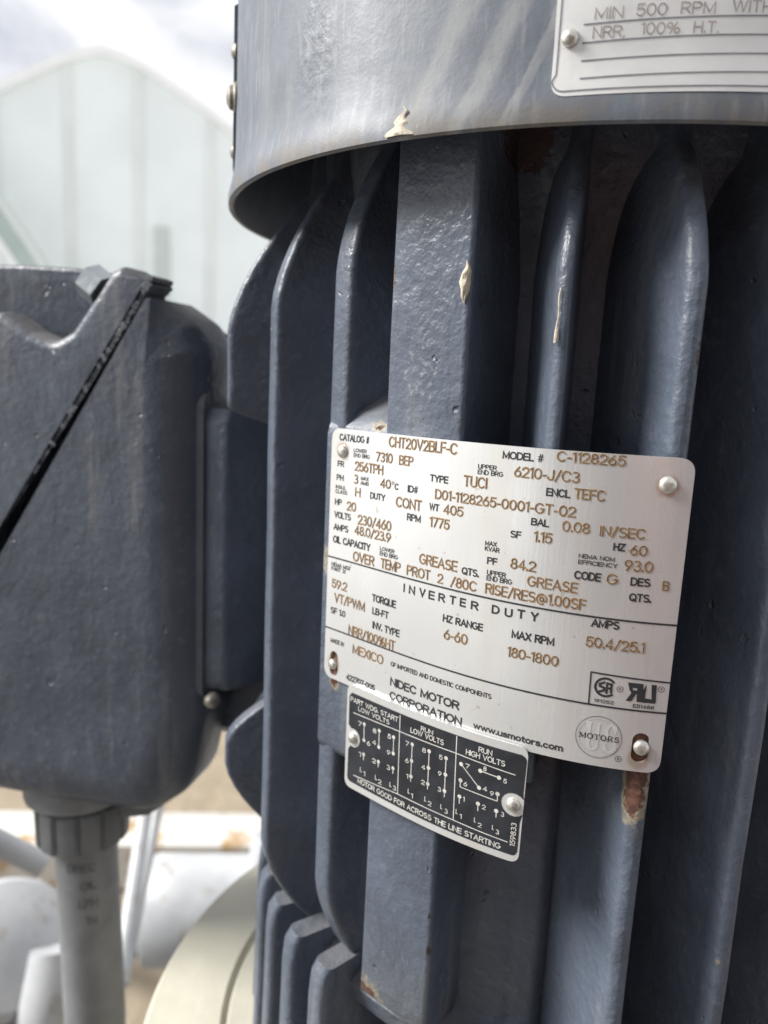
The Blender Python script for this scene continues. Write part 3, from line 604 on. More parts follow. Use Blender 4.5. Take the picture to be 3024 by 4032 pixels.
ring2(black, (.0910, -.0990), .0059, .00602, fK, MET, n=48, ry=1.05)
ring2(grey, (.0910, -.0990), .0052, .0054, fG, MET, n=48, ry=1.05)
for c in ((.1196, -.0839), (.1904, -.0827), (.1294, -.1046)): ring2(black, c, .00072, .00086, fK, MET, n=20)
# certification marks
ring2(black, (.0943, -.0839), .0023, .00292, fK, MET, radians(38), radians(318), 26)
for dx, rot in ((-.0009, 0), (.0009, 1)):
    cx = .0943+dx/MET
    if not rot:
        for a, b in (((.5, .9), (-.5, .5)), ((-.5, .55), (-.5, .1)), ((-.5, .1), (.5, -.1)), ((.5, -.1), (.5, -.6)), ((.5, -.6), (-.5, -.9))):
            stroke(black, (cx+a[0]*.00115/MET, -.0839+a[1]*.0016), (cx+b[0]*.00115/MET, -.0839+b[1]*.0016), .00062, fK, MET, 1, .0002)
    else:
        for a, b in (((-.5, -1), (-.5, .75)), ((-.5, .75), (.5, .6)), ((.5, -.8), (.5, .75)), ((-.5, -.1), (.5, -.1))):
            stroke(black, (cx+a[0]*.0011/MET, -.0839+a[1]*.0017), (cx+b[0]*.0011/MET, -.0839+b[1]*.0017), .0006, fK, MET, 1, .00015)
def U(x, y): return (.1313+(.1835-.1313)*x, -.0870+.0054*y)      # reversed-R and J recognised-component shape
for q in ([(.02, 1.0), (.50, 1.0), (.50, .74), (.20, .74), (.06, .9)], [(.02, 1.0), (.16, .9), (.22, .50), (.10, .56)], [(.12, .6), (.36, .60), (.40, .42), (.16, .42)],
          [(.34, .76), (.52, .76), (.47, .0), (.36, .0)], [(.17, .46), (.34, .46), (.18, .0), (.0, .0)], [(.53, .62), (.64, 1.0), (.62, .22), (.53, .0)], [(.53, .0), (.98, .0), (.98, .2), (.57, .24)],
          [(.50, 1.0), (.53, 1.0), (.56, .0), (.47, .0)], [(.80, 1.0), (.97, 1.0), (1.0, .05), (.86, .05)]): poly2(black, [U(*p) for p in q], fK)
nm = lambda mb, n, m_, p: mb.obj(n, m_, p, smooth=0)
nm(halo, 'stamp_stain', HALO, plate); nm(brown, 'stamped_lettering', BROWN, plate); nm(black, 'printed_lettering', INK, plate); nm(grey, 'emblem_letters', GREYINK, plate)
for a, b, w in (((pl, -.0635), (pr_, -.0641), .00052), ((pl, -.0894), (pr_, -.0896), .00052), ((.0675, -.0893), (.0665, -.0802), .0004), ((.0655, -.0800), (pr_, -.0806), .00045)):
    mb = MB(); stroke(mb, a, b, w, fK, MET); nm(mb, 'printed_rule', INK, plate)
for ph, z, r, p in ((-.5747, -.0262, .0022, 1), (.1625, -.0259, .00235, 1), (-.5813, -.1022, .0019, 1), (.1675, -.1004, .0022, 1)): rivet(ph, z, r, .0014, plate, None, mp_(.0006))
RUSTM = simple('rust', (.10, .045, .028), .85, 0, 600, .5, .0006, 900)
for c in ((-.5797, -.102), (.1658, -.1006)):                      # rusty metal seen down each slot
    mb = MB(); poly2(mb, [(c[0]+u/MET, c[1]+v) for u, v in capsule((0, -.0028), (0, .0028), .003)], mp_(-.0004)); nm(mb, 'rust_spot', RUSTM, plate)

# ---- small black connection plate
q = 1/.145
fb = mp_(.0019)
bo = round_poly([(-.5172*MET, -.1063), (-.0338*MET, -.1063), (-.0362*MET, -.1438), (-.5150*MET, -.1445)], .0032, 7)
V, F = plate_mesh(bo, [], lambda u, v, d: onplate(u/MET, v, .0018+d), .0009)
cplate = mesh_obj('connection_plate', V, F, STEEL, motor, smooth=30); cplate['label'] = 'small black wiring diagram plate with a bare metal border'
fld = [(-.507, -.1092), (-.0440, -.1090), (-.0385, -.1108), (-.0385, -.1215)]
nr = []
def arcpts(c, r, a0, a1, n=8): return [(c[0]+r*cos(radians(a0+(a1-a0)*i/n))/MET, c[1]+r*sin(radians(a0+(a1-a0)*i/n))) for i in range(n+1)]
P = [(-.500, -.1090), (-.0455, -.1088)]+arcpts((-.0475, -.1106), .0017, 85, 5, 5)+[(-.0375, -.1208)]+arcpts((-.0553, -.1252), .0037, 40, 320, 14)+[(-.0400, -.1305), (-.0400, -.1400)]+arcpts((-.0520, -.1400), .0016, -5, -85, 5)+[(-.500, -.1420)]+arcpts((-.494, -.1403), .0017, 265, 185, 5)+[(-.5055, -.1300)]+arcpts((-.4898, -.1253), .0034, -110, 110, 14)+[(-.5075, -.121), (-.5085, -.1105)]
bmf = bmesh.new(); vv = [bmf.verts.new((p[0]*MET, p[1], 0)) for p in P]
for i in range(len(vv)): bmf.edges.new((vv[i], vv[(i+1) % len(vv)]))
bmesh.ops.triangle_fill(bmf, use_beauty=True, edges=bmf.edges[:])
u = -.51*MET
while u < -.03*MET: bmesh.ops.bisect_plane(bmf, geom=bmf.verts[:]+bmf.edges[:]+bmf.faces[:], plane_co=(u, 0, 0), plane_no=(1, 0, 0)); u += .004
bmf.verts.index_update(); mb = MB(); mb.add([fb(v.co.x/MET, v.co.y) for v in bmf.verts], [tuple(v.index for v in f_.verts) for f_ in bmf.faces]); bmf.free()
BLACKP = simple('black_enamel', (.018, .020, .025), .34, 0, 120, .3, .0002, 400); nm(mb, 'black_field', BLACKP, cplate)
WHITEL = simple('bare_lettering', (.62, .61, .58), .4, .3, 300, .12, .0001)
fl = mp_(.0020); mb = MB()
for txt, p0, p1, z, h in BLK: stext(mb, txt, p0, p1, z/1000, h/1000, .16, lambda o: mp_(.00202+o), MET)
for a, za, b, zb_ in [(l[0][0], l[0][1], l[1][0], l[1][1]) for l in BLINES]: stroke(mb, (a, za/1000), (b, zb_/1000), .00032, fl, MET)
for p, z in BDOTS: disc2(mb, (p, z/1000), .00068, fl, MET)
stext(mb, '159833', 0, .0078/MET, 0, .0016, .15, lambda o: (lambda u, v: fb(-.0452-v/MET, -.1386+u) if 0 else onplate(-.0452-v/MET, -.1386+u, .00202+o)), MET, vertical=True)
nm(mb, 'diagram_lettering', WHITEL, cplate)
for ph, z, r in ((-.4898, -.1253, .0020), (-.0553, -.1252, .0022)): rivet(ph, z, r, .0015, cplate, None, mp_(.0018))

# ---- upper plate on the fan cover
hr = .15445+.0012
fhood = lambda off: (lambda ph, z: ((hr+off+hflare(z))*sin(ph), -(hr+off+hflare(z))*cos(ph), z))
def hflare(z): return max(0., (.080-z))*.09
HM = .1555
ho = round_poly([(-.088*HM, .112), (.40*HM, .1125), (.40*HM, .0703), (-.086*HM, .0692)], .004, 7)
V, F = plate_mesh(ho, [], lambda u, v, d: fhood(d)(u/HM, v), .0009, zcuts=(.0801, .0760))
uplate = mesh_obj('instruction_plate', V, F, simple('pale_plate', (.74, .735, .72), .42, .35, 40, .06, .0001), motor, smooth=30); uplate['label'] = 'upper bare metal plate with empty ruled lines on the fan cover'
mb = MB(); f1 = fhood(.00012)
hp = [(-.0795, .112), (-.0795, .0745)]+arcpts((-.066, .0732), .0028, 185, 265, 6)+[(-.04, .0705), (.40, .0716)]
for a, b in zip(hp[:-1], hp[1:]): stroke(mb, a, b, .00035, f1, HM)
for a, b, za, zb_ in ((-.0437, .37, .0855, .0874), (-.0433, .37, .0814, .0834), (-.0426, .37, .0773, .0792), (-.0423, .37, .0732, .0750)): stroke(mb, (a, za), (b, zb_), .00034, f1, HM)
nm(mb, 'engraved_lines', simple('line_grey', (.20, .20, .22), .5, 0, 200, .1, .0001), uplate)
mb = MB()
for s, p0, p1, z, h in (("MIN", -.0277, .0148, 86.42, 2.72), ("500", .0338, .079, 86.65, 2.77), ("RPM", .0989, .1496, 86.8, 2.73), ("WITH", .174, .2332, 87.27, 2.71), ("NRR,", -.0286, .0204, 82.19, 2.75), ("100%", .043, .1008, 82.54, 2.7), ("H.T.", .1205, .1576, 82.7, 2.6)):
    stext(mb, s, p0, p1, z/1000, h/1000, .10, lambda o: fhood(.00012+o), HM)
nm(mb, 'stamped_lettering', simple('faded_stamp', (.30, .26, .24), .55, 0, 500, .25, .0001), uplate)
rivet(-.0625, .0827, .0021, .0016, uplate, None, fhood(0))

# ---- dried sealant lumps
CAULK = simple('dried_sealant', (.50, .45, .36), .75, 0, 300, .15, .0006, 700)
def lump(c, n, up, a, b, h, seed, shape):
    n, up = Vector(n).normalized(), Vector(up).normalized(); t = up.cross(n); rows = 12; cols = 10; V = []; F = []
    for i in range(rows+1):
        s = i/rows; w = shape(s)*(1+.35*noise.noise(Vector((seed, s*5, 0)))); off = a*.0+b*.35*noise.noise(Vector((seed+7, s*3, 1)))
        for j in range(cols+1):
            k = -1+2*j/cols; e_ = max(0, 1-k*k)**.5*min(1, w)
            V.append(Vector(c)+up*(s-.5)*a+t*(k*b*w/2+off)+n*(h*e_*(.75+.5*noise.noise(Vector((seed, s*8, k*2))))-.0003))
    for i in range(rows):
        for j in range(cols): q_ = i*(cols+1)+j; F.append((q_, q_+1, q_+cols+2, q_+cols+1))
    return mesh_obj('sealant_lump', V, F, CAULK, motor, smooth=60)
bell = lambda s: max(.04, sin(pi*s))**.7
lump(cylp(-.243, .1425, .0268), (sin(-.2), -cos(-.2), 0), (0, .0, 1), .0120, .0032, .0018, 3, bell)
lump(cylp(-.050, .1472, .0175), (sin(-.1), -cos(-.1), 0), (0.03, 0, 1), .0145, .0015, .0008, 9, lambda s: .35+.65*max(0, 1-abs(s-.12)*5))
lump(cylp(-.345, .1571, .0674), (sin(-.35), -cos(-.35), 0), (0, 0, 1), .0078, .0098, .0019, 5, lambda s: max(.05, (1-s)**1.3))
lump(cylp(-.308, .1570, .0655), (sin(-.3), -cos(-.3), 0), (0, 0, 1), .0030, .0030, .0007, 15, bell)
lump(cylp(-.2346, .1570, .0645), (sin(-.23), -cos(-.23), 0), (0, 0, 1), .0028, .0007, .0006, 21, bell)

# ------------------------------------------------------------------ junction box (front face y = YB)
YB = -.045; K = (.365+YB)/(.365-.075)
K2 = (.365-.02)/(.365-.075)
def bx(p): return (p[0]*K, p[1]*K)
def bo_(p): return (p[0]*K2, p[1]*K2)
def extr(name, poly, rads, y0, y1, bev, mat, parent, n=5, soft=(), insf=1.):
    """outline in x-z, rounded, extruded from y0 (front) to y1 with rounded front and back rims"""
    pl = []; wt_ = []
    for q_ in range(len(poly)):
        seg_ = round_poly([poly[q_-1], poly[q_], poly[(q_+1) % len(poly)]], [0, rads[q_], 0], n)[1:-1]
        pl += [Vector(p) for p in seg_]; wt_ += [.03 if q_ in soft else 1.]*len(seg_)
    k = len(pl)
    cw = sum(pl[i].x*pl[(i+1) % k].y-pl[(i+1) % k].x*pl[i].y for i in range(k)) > 0
    nrm = []
    for i in range(k):
        a_ = (pl[i]-pl[i-1]).normalized(); b_ = (pl[(i+1) % k]-pl[i]).normalized()
        na, nb = Vector((-a_.y, a_.x)), Vector((-b_.y, b_.x)); m_ = (na+nb).normalized(); m_ = m_/max(.45, m_.dot(na))
        nrm.append(m_ if cw else -m_)
    rings = []
    st = [(bev*(1-sin(a)), insf*bev*(1-cos(a))) for a in [pi/2*i/7 for i in range(7, -1, -1)]]
    for dy, ins in st: rings.append([(pl[i].x+nrm[i].x*ins*wt_[i], y0+dy, pl[i].y+nrm[i].y*ins*wt_[i]) for i in range(k)])
    for dy, ins in reversed(st): rings.append([(pl[i].x+nrm[i].x*ins, y1-dy, pl[i].y+nrm[i].y*ins) for i in range(k)])
    mb = MB(); mb.loft(rings); return mb.obj(name, mat, parent, smooth=45)
s0, s1 = Vector(bx((-.1737, .031))), Vector(bx((-.2492, -.079)))
sd = (s1-s0).normalized(); s2 = s0+sd*.30; sn = Vector((-sd.y, sd.x))          # sn points to the cover side or away
if sn.x > 0: sn = -sn
g = .0017
a0, a2 = s0-sn*g+sd*.004, s0+sd*.310-sn*g
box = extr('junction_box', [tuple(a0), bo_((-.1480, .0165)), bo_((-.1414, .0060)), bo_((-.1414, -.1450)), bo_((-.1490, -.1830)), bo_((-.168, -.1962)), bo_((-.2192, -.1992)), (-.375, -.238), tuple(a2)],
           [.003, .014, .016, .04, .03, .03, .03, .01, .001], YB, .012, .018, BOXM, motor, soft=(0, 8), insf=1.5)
box['label'] = 'dark cast junction box with a slanting cracked gasket seam'
b0, b2 = s0+sn*g, s2+sn*g
ear = .0175
cov = [tuple(b0), tuple(b2), (-.45, -.1), (-.45, .006), bx((-.2444, .0187)), bx((-.2309, .0108)), bx((-.2196, .0067)), bx((-.2105, .0115)), tuple(s0+sn*(g+ear)+sd*.006), tuple(s0+sn*(g+ear-.003)+sd*.0005)]
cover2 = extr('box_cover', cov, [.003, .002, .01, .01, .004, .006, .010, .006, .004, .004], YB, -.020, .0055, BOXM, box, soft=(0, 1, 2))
extr('cover_pocket', [(-.45, .0), bx((-.215, -.002)), bx((-.195, .012)), bx((-.1895, .0355)), bx((-.1988, .0372)), bx((-.2185, .0393)), bx((-.2434, .0402)), (-.45, .045)], [.004, .01, .006, .004, .02, .03, .04, .02], YB+.017, .000, .0025, BOXM, cover2)
# cracked gasket: a row of broken rubber blocks along the seam
RUB = paint('cracked_rubber', base=(.070, .078, .092), coarse=1.2, rough=.6, dusty=.3)
mb = MB(); L = .0; random.seed(8)
while L < .20:
    ln = random.uniform(.0016, .0042) if L < .12 else random.uniform(.003, .006)
    c = s0+sd*(L+ln/2-.0045); dep = random.uniform(-.0004, .0014)-(.0007 if L > .1 else 0); w = .0034+random.uniform(-.0009, .0008)
    if L < .006: dep += .0012; w += .0012
    ang = random.uniform(-.5, .5); X = Vector((sd.x*cos(ang)-sd.y*sin(ang), 0, sd.x*sin(ang)+sd.y*cos(ang))); Z = Vector((sn.x, 0, sn.y))
    Z = (Z-X*Z.dot(X)).normalized(); Yv = Vector((0, 1, 0))
    mb.box((c.x, YB+.010-dep, c.y), ln*1.04, .018, w, X, Yv, Z, bev=.0004); L += ln*.97
mb.obj('gasket', RUB, box, smooth=30)
mb = MB(); c = s0+sd*.156; mb.box((c.x, -.031, c.y), .288, .018, .0043, Vector((sd.x, 0, sd.y)), Vector((0, 1, 0)), Vector((sn.x, 0, sn.y))); mb.obj('gasket_sheet', RUB, box)
# cover bolt
bc = Vector(bx((-.2010, .0300))); ax = Vector((-sn.x, 0, -sn.y)); mb = MB()
o_ = Vector((bc.x, YB+.0085, bc.y))-ax*.0005; t_ = ax.orthogonal().normalized(); rings = []
yv = Vector((0, 1, 0)); zv = ax.cross(yv).normalized()
for h, r in ((-.0072, .0066), (-.0064, .0086), (.0032, .0086)): rings.append([tuple(o_+ax*h+(yv*cos(pi/3*i+.35)+zv*sin(pi/3*i+.35))*r) for i in range(6)])
mb.loft(rings); mb.obj('cover_bolt', GALV, box, smooth=0)
mb = MB(); pl_ = round_poly([(-.036, -.165), (.012, -.165), (.012, -.012), (-.036, -.012)], .008, 4)
mb.loft([[(x_, y_, z_) for y_, z_ in pl_] for x_ in (-.1725, -.1685)]); mb.obj('neck_gasket', RUB, box)
mb = MB(); mb.lathe([(0, 0), (.0036, 0), (.0036, .004), (.002, .006), (0, .0064)], 14, (0, -1, -.1), (-.163, -.034, -.163)); mb.obj('neck_screw', STUD, box)

# ------------------------------------------------------------------ conduit under the box
CG = simple('conduit_grey', (.20, .205, .212), .5, 0, 80, .1, .0004, 260)
cx, cy = -.2660, .0
conduit = thing('flexible_conduit', 'light grey plastic electrical conduit hanging below the junction box, with a ribbed gland nut', 'conduit', (cx, cy, -1.45))
mb = MB(); pts = [(cx+.003, cy, -.262), (cx+.005, cy-.001, -.30), (cx+.010, cy-.004, -.40), (cx+.012, cy-.004, -.7), (cx+.01, cy, -1.45)]
prof_pts = []; n = 120
for i in range(n+1):
    t = i/n*(len(pts)-1); k = min(int(t), len(pts)-2); prof_pts.append(Vector(pts[k]).lerp(Vector(pts[k+1]), t-k))
mb.tube(prof_pts, .0178, 32); mb.obj('conduit_pipe', CG, conduit, smooth=60)
mb = MB(); rings = []
for z, r in ((-.2790, .0235), (-.2785, .0250), (-.2770, .0262), (-.2560, .0266), (-.2535, .0260), (-.2520, .0236)):
    rings.append([((cx+.002)+(r*(1-(.085 if k % 6 == 0 else 0)))*cos(2*pi*k/72), cy+(r*(1-(.085 if k % 6 == 0 else 0)))*sin(2*pi*k/72), z) for k in range(72)])
mb.loft(rings); mb.obj('gland_nut', simple('gland_grey', (.145, .15, .155), .5, 0, 80, .1, .0004, 260), conduit, smooth=25)
mb = MB(); mb.lathe([(.0215, -.2540), (.0215, -.250), (.0300, -.2495), (.0305, -.2470), (.0300, -.2250)], 40, None, (cx, cy, 0)); mb.obj('gland_body', CG, conduit)
mb = MB(); rings = []
for z in (-.262, -.243): rings.append([(cx+.012+.036*cos(2*pi*k/8+.2), cy+.022+.030*sin(2*pi*k/8+.2), z) for k in range(8)])
mb.loft(rings); mb.obj('lock_nut', simple('dark_nut', (.16, .17, .18), .5, .3), conduit, smooth=0)
mb = MB()
for s, z, p0, p1 in (("DIREC", -.2915, -.62, .30), ("OIL", -.3025, -.22, .28), ("LFN", -.3135, -.30, .30), ("TM", -.3245, -.12, .25)):
    def onpipe(ph, z_, o):
        t = (-z_-.30)/.10 if z_ < -.30 else 0.; k = 1 if z_ < -.30 else (-z_-.262)/.038
        ax_ = cx+.003+.002*k+.005*t; ay_ = cy-.001*k-.003*t; return (ax_+(.01805+o)*sin(ph), ay_-(.01805+o)*cos(ph), z_)
    stext(mb, s, p0+.60, p1+.60, z, .0052, .15, lambda o: (lambda ph, z_: onpipe(ph, z_, o)), .018)
mb.obj('printed_marking', simple('worn_print', (.10, .10, .105), .6, 0, 300, .3, .0001), conduit, smooth=0)

# ------------------------------------------------------------------ pump head, pipes and ground
CREAM = simple('cream_paint', (.50, .48, .39), .5, 0, 18, .10, .0012, 60)
def cream_rusty():
    m = Mat('stained_white_paint'); n = m.noise(9, 5, .6); c = m.mix(m.step(n, .52, .68), (.58, .565, .53), (.36, .22, .09))
    return m.set(c, .6, 0., m.bump(m.noise(80, 3), .001))
STAINED = cream_rusty(); mW = Mat('white_paint'); nw = mW.noise(9, 5, .62); nw2 = mW.noise(34, 4, .6, mW.stretch((1, 1, .25)))
cw_ = mW.mix(mW.step(nw, .35, .65), (.36, .37, .385), (.47, .48, .49)); cw_ = mW.mix(mW.math('MULTIPLY', mW.step(nw2, .56, .70), .55), cw_, (.25, .21, .16))
WHITE = mW.set(cw_, .42, 0., mW.bump(nw2, .0012, .5))
head = thing('pump_head', 'cream painted pump discharge head with a wide round flange under the motor', 'pump', (0, 0, -1.45))
mb = MB(); mb.lathe([(.09, -.352), (.19, -.356), (.196, -.352), (.197, -.332), (.194, -.327), (.158, -.3255), (.1565, -.3285), (.155, -.3285), (.1535, -.3255), (.05, -.3252)], 120, None); mb.obj('head_flange', CREAM, head)
mb = MB(); mb.lathe([(.12, -1.45), (.13, -1.2), (.13, -.6), (.145, -.42), (.15, -.35)], 64, None); mb.obj('head_column', CREAM, head)
def ray(d, rho): return CAM+Vector(d)*rho
dirx = Vector((.955, .297, 0))
c0 = ray((-.475, .88, -.757), 1.12)
mb = MB(); mb.tube([c0-dirx*.0+dirx*t for t in (-.055, -.05, 0, .3, .8)], [.078, .082, .082, .082, .082], 40); mb.lathe([(.08, .10), (.115, .102), (.117, .106), (.117, .122), (.115, .126), (.08, .128)], 40, dirx, c0); mb.lathe([(.08, .131), (.115, .133), (.117, .137), (.117, .153), (.115, .157), (.08, .159)], 40, dirx, c0); tag(mb.obj('water_pipe', WHITE, None, tuple(c0)), 'off white horizontal water pipe lying beyond the cream flange', 'pipe')
c1 = ray((-.44, .90, -.652), 2.05); c1.z = -1.375
mb = MB(); mb.box(c1, 2.2, .16, .15, dirx, Vector((-.297, .955, 0)), bev=.01); tag(mb.obj('concrete_kerb', STAINED, None, tuple(c1)), 'rust stained white kerb crossing behind the pump head', 'kerb')
def rod(name, a, b, r, mat, label, cat, group=None):
    mb = MB(); mb.tube([Vector(a).lerp(Vector(b), t/6) for t in range(7)], r, 16); o = mb.obj(name, mat, None, tuple(b)); tag(o, label, cat, group); return o
rod('drain_pipe', ray((-.519, .855, -.585), 1.0), ray((-.552, .834, -.86), .80), .0095, WHITE, 'slim white pipe leaning just right of the grey conduit', 'pipe')
rod('drain_pipe', ray((-.503, .864, -.575), 1.05), ray((-.548, .836, -.86), .84), .0075, WHITE, 'slim white pipe leaning beside its twin, nearer the motor', 'pipe')
# big white valve at the lower left
vx = ray((-.662, .749, -.765), .78)
valve = thing('gate_valve', 'large white painted valve with a round bolted bonnet at the lower left', 'valve', (vx.x, vx.y, -1.45))
axis = (CAM-vx).normalized(); axis = (axis+Vector((.15, .1, .35))).normalized()
mb = MB(); mb.lathe([(.0, .035), (.03, .034), (.06, .026), (.066, .016), (.066, .010), (.061, .006), (.061, -.002), (.072, -.006), (.075, -.012), (.075, -.032), (.05, -.04), (.04, -.1)], 56, axis, vx); mb.obj('valve_bonnet', WHITE, valve)
mb = MB(); mb.tube([vx-axis*.06, vx-axis*.1+Vector((0, 0, -.1)), Vector((vx.x-.06, vx.y+.06, -.7)), Vector((vx.x-.06, vx.y+.06, -1.45))], [.05, .055, .06, .06], 32); mb.obj('valve_body', WHITE, valve)
t_ = axis.orthogonal().normalized(); b_ = axis.cross(t_)
for k in range(8):
    a = 2*pi*k/8+.3; p = vx+t_*cos(a)*.067+b_*sin(a)*.067; mb = MB(); mb.lathe([(.0, .004), (.006, .003), (.006, -.008)], 6, axis, p); mb.obj('bonnet_bolt', WHITE, valve, smooth=0)
rod('handle_bar', ray((-.70, .72, -.57), .72), ray((-.625, .781, -.655), .70), .011, WHITE, 'short white bar end slanting above the white valve', 'bar')
mb = MB(); pa, pb_, pc_ = ray((-.618, .785, -.78), .74), ray((-.622, .783, -.86), .72), ray((-.655, .757, -1.1), .72)
mb.tube([pa, pa.lerp(pb_, .5), pb_, pb_.lerp(pc_, .5), pc_, Vector((pc_.x-.05, pc_.y, -1.45))], [.022, .026, .03, .032, .034, .036], 24); tag(mb.obj('elbow_pipe', WHITE, None, (pc_.x, pc_.y, -1.45)), 'white painted pipe bending down between valve and grey conduit', 'pipe')

rod('sloping_pipe', ray((-.60, .80, -.60), 1.35), ray((-.585, .81, -.86), 1.05), .022, simple('dull_grey_paint', (.33, .34, .345), .5, 0, 20, .2, .001, 60), 'dull grey pipe sloping behind the conduit', 'pipe')
rod('floor_pipe', ray((-.66, .75, -.70), 1.9), ray((-.40, .917, -.86), 1.45), .035, simple('dark_steel', (.10, .10, .105), .55, .3, 30, .3, .001, 60), 'dark steel pipe lying low behind the white pipes', 'pipe')

# ground
def ground_mat():
    m = Mat('dry_ground'); n = m.noise(1.3, 6, .6); n2 = m.noise(14, 5, .6)
    c = m.mix(m.step(n, .38, .62), (.12, .112, .10), (.19, .18, .165)); c = m.mix(m.math('MULTIPLY', m.step(n2, .5, .7), .5), c, (.24, .225, .20))
    c = m.mix(m.near((-1.2, 2.0, -1.45), 1.5, .5, n, .8), c, m.mix(n2, (.22, .175, .12), (.36, .30, .22)))      # dry tan dirt behind the pump
    far = m.n('ShaderNodeVectorMath', operation='LENGTH'); m.l(m.pos.outputs['Position'], far.inputs[0])
    c = m.mix(m.step(m.math('ADD', far.outputs['Value'], m.math('MULTIPLY', n, 1.2)), 5.0, 6.0), c, m.mix(n2, (.46, .45, .43), (.56, .55, .53)))      # the paved yard beyond the gravel
    return m.set(c, .9, 0., m.bump(n2, .02, .6))
rings = []
V = []; F = []; rr = [0, .4, .8, 1.2, 1.6, 2.2, 3, 4.5, 7, 12, 20, 40, 90, 250, 700]; sg = 48
V.append((0, 0, -1.45))
for r in rr[1:]:
    for k in range(sg):
        a = 2*pi*k/sg; V.append((r*cos(a), r*sin(a), -1.45+(.012*noise.noise(Vector((r*cos(a)*2, r*sin(a)*2, 0))) if r < 30 else 0)))
for k in range(sg): F.append((0, 1+k, 1+(k+1) % sg))
for i in range(len(rr)-2):
    for k in range(sg): a = 1+i*sg+k; b = 1+i*sg+(k+1) % sg; F.append((a, b, b+sg, a+sg))
gobj = mesh_obj('ground', V, F, ground_mat(), None, (0, 0, -1.45), 60); gobj['kind'] = 'structure'

# ------------------------------------------------------------------ white arched building behind
A = Vector((-16.53, 24.64, 0)); fd = Vector((.916, .40, 0)).normalized(); fn = Vector((-.40, .916, 0)).normalized()
hall = thing('arched_building', 'pale green white arched storage building with a pointed roof and vertical wall panels', 'building', (A.x, A.y, -1.45))
half = [(0, 10.12), (.6, 9.97), (1.2, 9.75), (1.8, 9.45), (2.4, 9.12), (3.0, 8.78), (3.6, 8.42), (4.3, 7.95), (5.0, 7.35), (5.7, 6.55), (6.3, 5.5), (6.8, 4.2), (7.1, 2.6), (7.25, .5), (7.3, -1.5)]
prof = [(-s, z) for s, z in reversed(half[1:])]+half
def W(s, z, d=0.): return tuple(A+fd*s+fn*d+Vector((0, 0, z)))
PANEL = simple('pale_wall_sheet', (.82, .87, .86), .55, 0, .5, .035, .002, 3)
SEAM = simple('seam_grey', (.74, .77, .75), .55, 0, .6, .04, .002, 3)
TRIM = simple('white_trim', (.86, .86, .86), .5, 0, 2, .03, .002, 3)
ribs = [-5.97, -3.57, -1.21, 1.10, 3.52, 5.9]
def ztop(s):
    s = abs(s)
    for (a, za), (b, zb_) in zip(half[:-1], half[1:]):
        if a <= s <= b: return za+(zb_-za)*(s-a)/(b-a)
    return -1.5
edges = [-7.25]+ribs+[7.25]
for a, b in zip(edges[:-1], edges[1:]):                           # wall panels between the ribs
    k = 10; top = [(a+(b-a)*i/k, ztop(a+(b-a)*i/k)) for i in range(k+1)]
    mb = MB(); P = [(a, -1.45)]+[(b, -1.45)]+list(reversed(top))
    mb.loft([[W(s, z, 0) for s, z in P], [W(s, z, .08) for s, z in P]]); mb.obj('wall_panel', PANEL, hall, smooth=0)
for s in ribs:
    mb = MB(); w = .17; P = [(s-w, -1.45), (s+w, -1.45), (s+w, ztop(s+w)-.02), (s-w, ztop(s-w)-.02)]
    mb.loft([[W(x_, z, -.07) for x_, z in P], [W(x_, z, .0-.002) for x_, z in P]]); mb.obj('wall_rib', SEAM, hall, smooth=0)
mb = MB(); rings = []
for i, (s, z) in enumerate(prof):
    p0 = Vector(prof[max(0, i-1)]); p1 = Vector(prof[min(len(prof)-1, i+1)]); d = (p1-p0).normalized(); n_ = Vector((-d.y, d.x))
    rings.append([W(s+n_.x*o2, z+n_.y*o2, dd) for o2, dd in ((-.02, -.25), (.24, -.25), (.24, .2), (-.02, .2))])
mb.loft(rings); mb.obj('roof_trim', TRIM, hall, smooth=0)
mb = MB(); rings = []
for s, z in prof: rings.append([W(s, z, .085), W(s*1.01, z+.15, .21), W(s*1.01, z+.15, 22), W(s, z, 22)])
mb.loft(rings); mb.obj('roof', TRIM, hall, smooth=30)
mb = MB(); P = [(1.62, -1.45), (2.10, -1.45), (2.10, 4.72), (1.62, 4.72)]; mb.loft([[W(x_, z, -.16) for x_, z in P], [W(x_, z, -.003) for x_, z in P]]); mb.obj('wall_vent', simple('vent_grey', (.55, .60, .575), .6, 0, 1, .05, .002, 3), hall, smooth=0)
# sloping chute at the far left
ch = thing('sloping_conveyor', 'grey green inclined conveyor gallery sloping down in front of the arched building', 'conveyor', tuple(W(-1.0, -1.45, -1.5)))
pa, pb_ = Vector(W(-4.8, 7.0, -1.5)), Vector(W(.6, -1.2, -1.5)); d = (pb_-pa).normalized(); up = Vector((0, 0, 1)); up = (up-d*up.dot(d)).normalized(); sd_ = d.cross(up)
GG = simple('grey_green_sheet', (.40, .47, .45), .55, 0, 1, .06, .002, 3)
mb = MB(); mb.box((pa+pb_)/2, (pb_-pa).length, .9, .55, d, sd_, up); mb.obj('gallery', GG, ch, smooth=0)
mb = MB(); mb.box((pa+pb_)/2+up*.36, (pb_-pa).length, .98, .16, d, sd_, up); mb.obj('gallery_top', simple('pale_sheet', (.66, .71, .69), .55, 0, 1, .05, .002, 3), ch, smooth=0)
mb = MB(); mb.box((pa+pb_)/2-up*.345, (pb_-pa).length, .94, .13, d, sd_, up); mb.obj('gallery_beam', TRIM, ch, smooth=0)

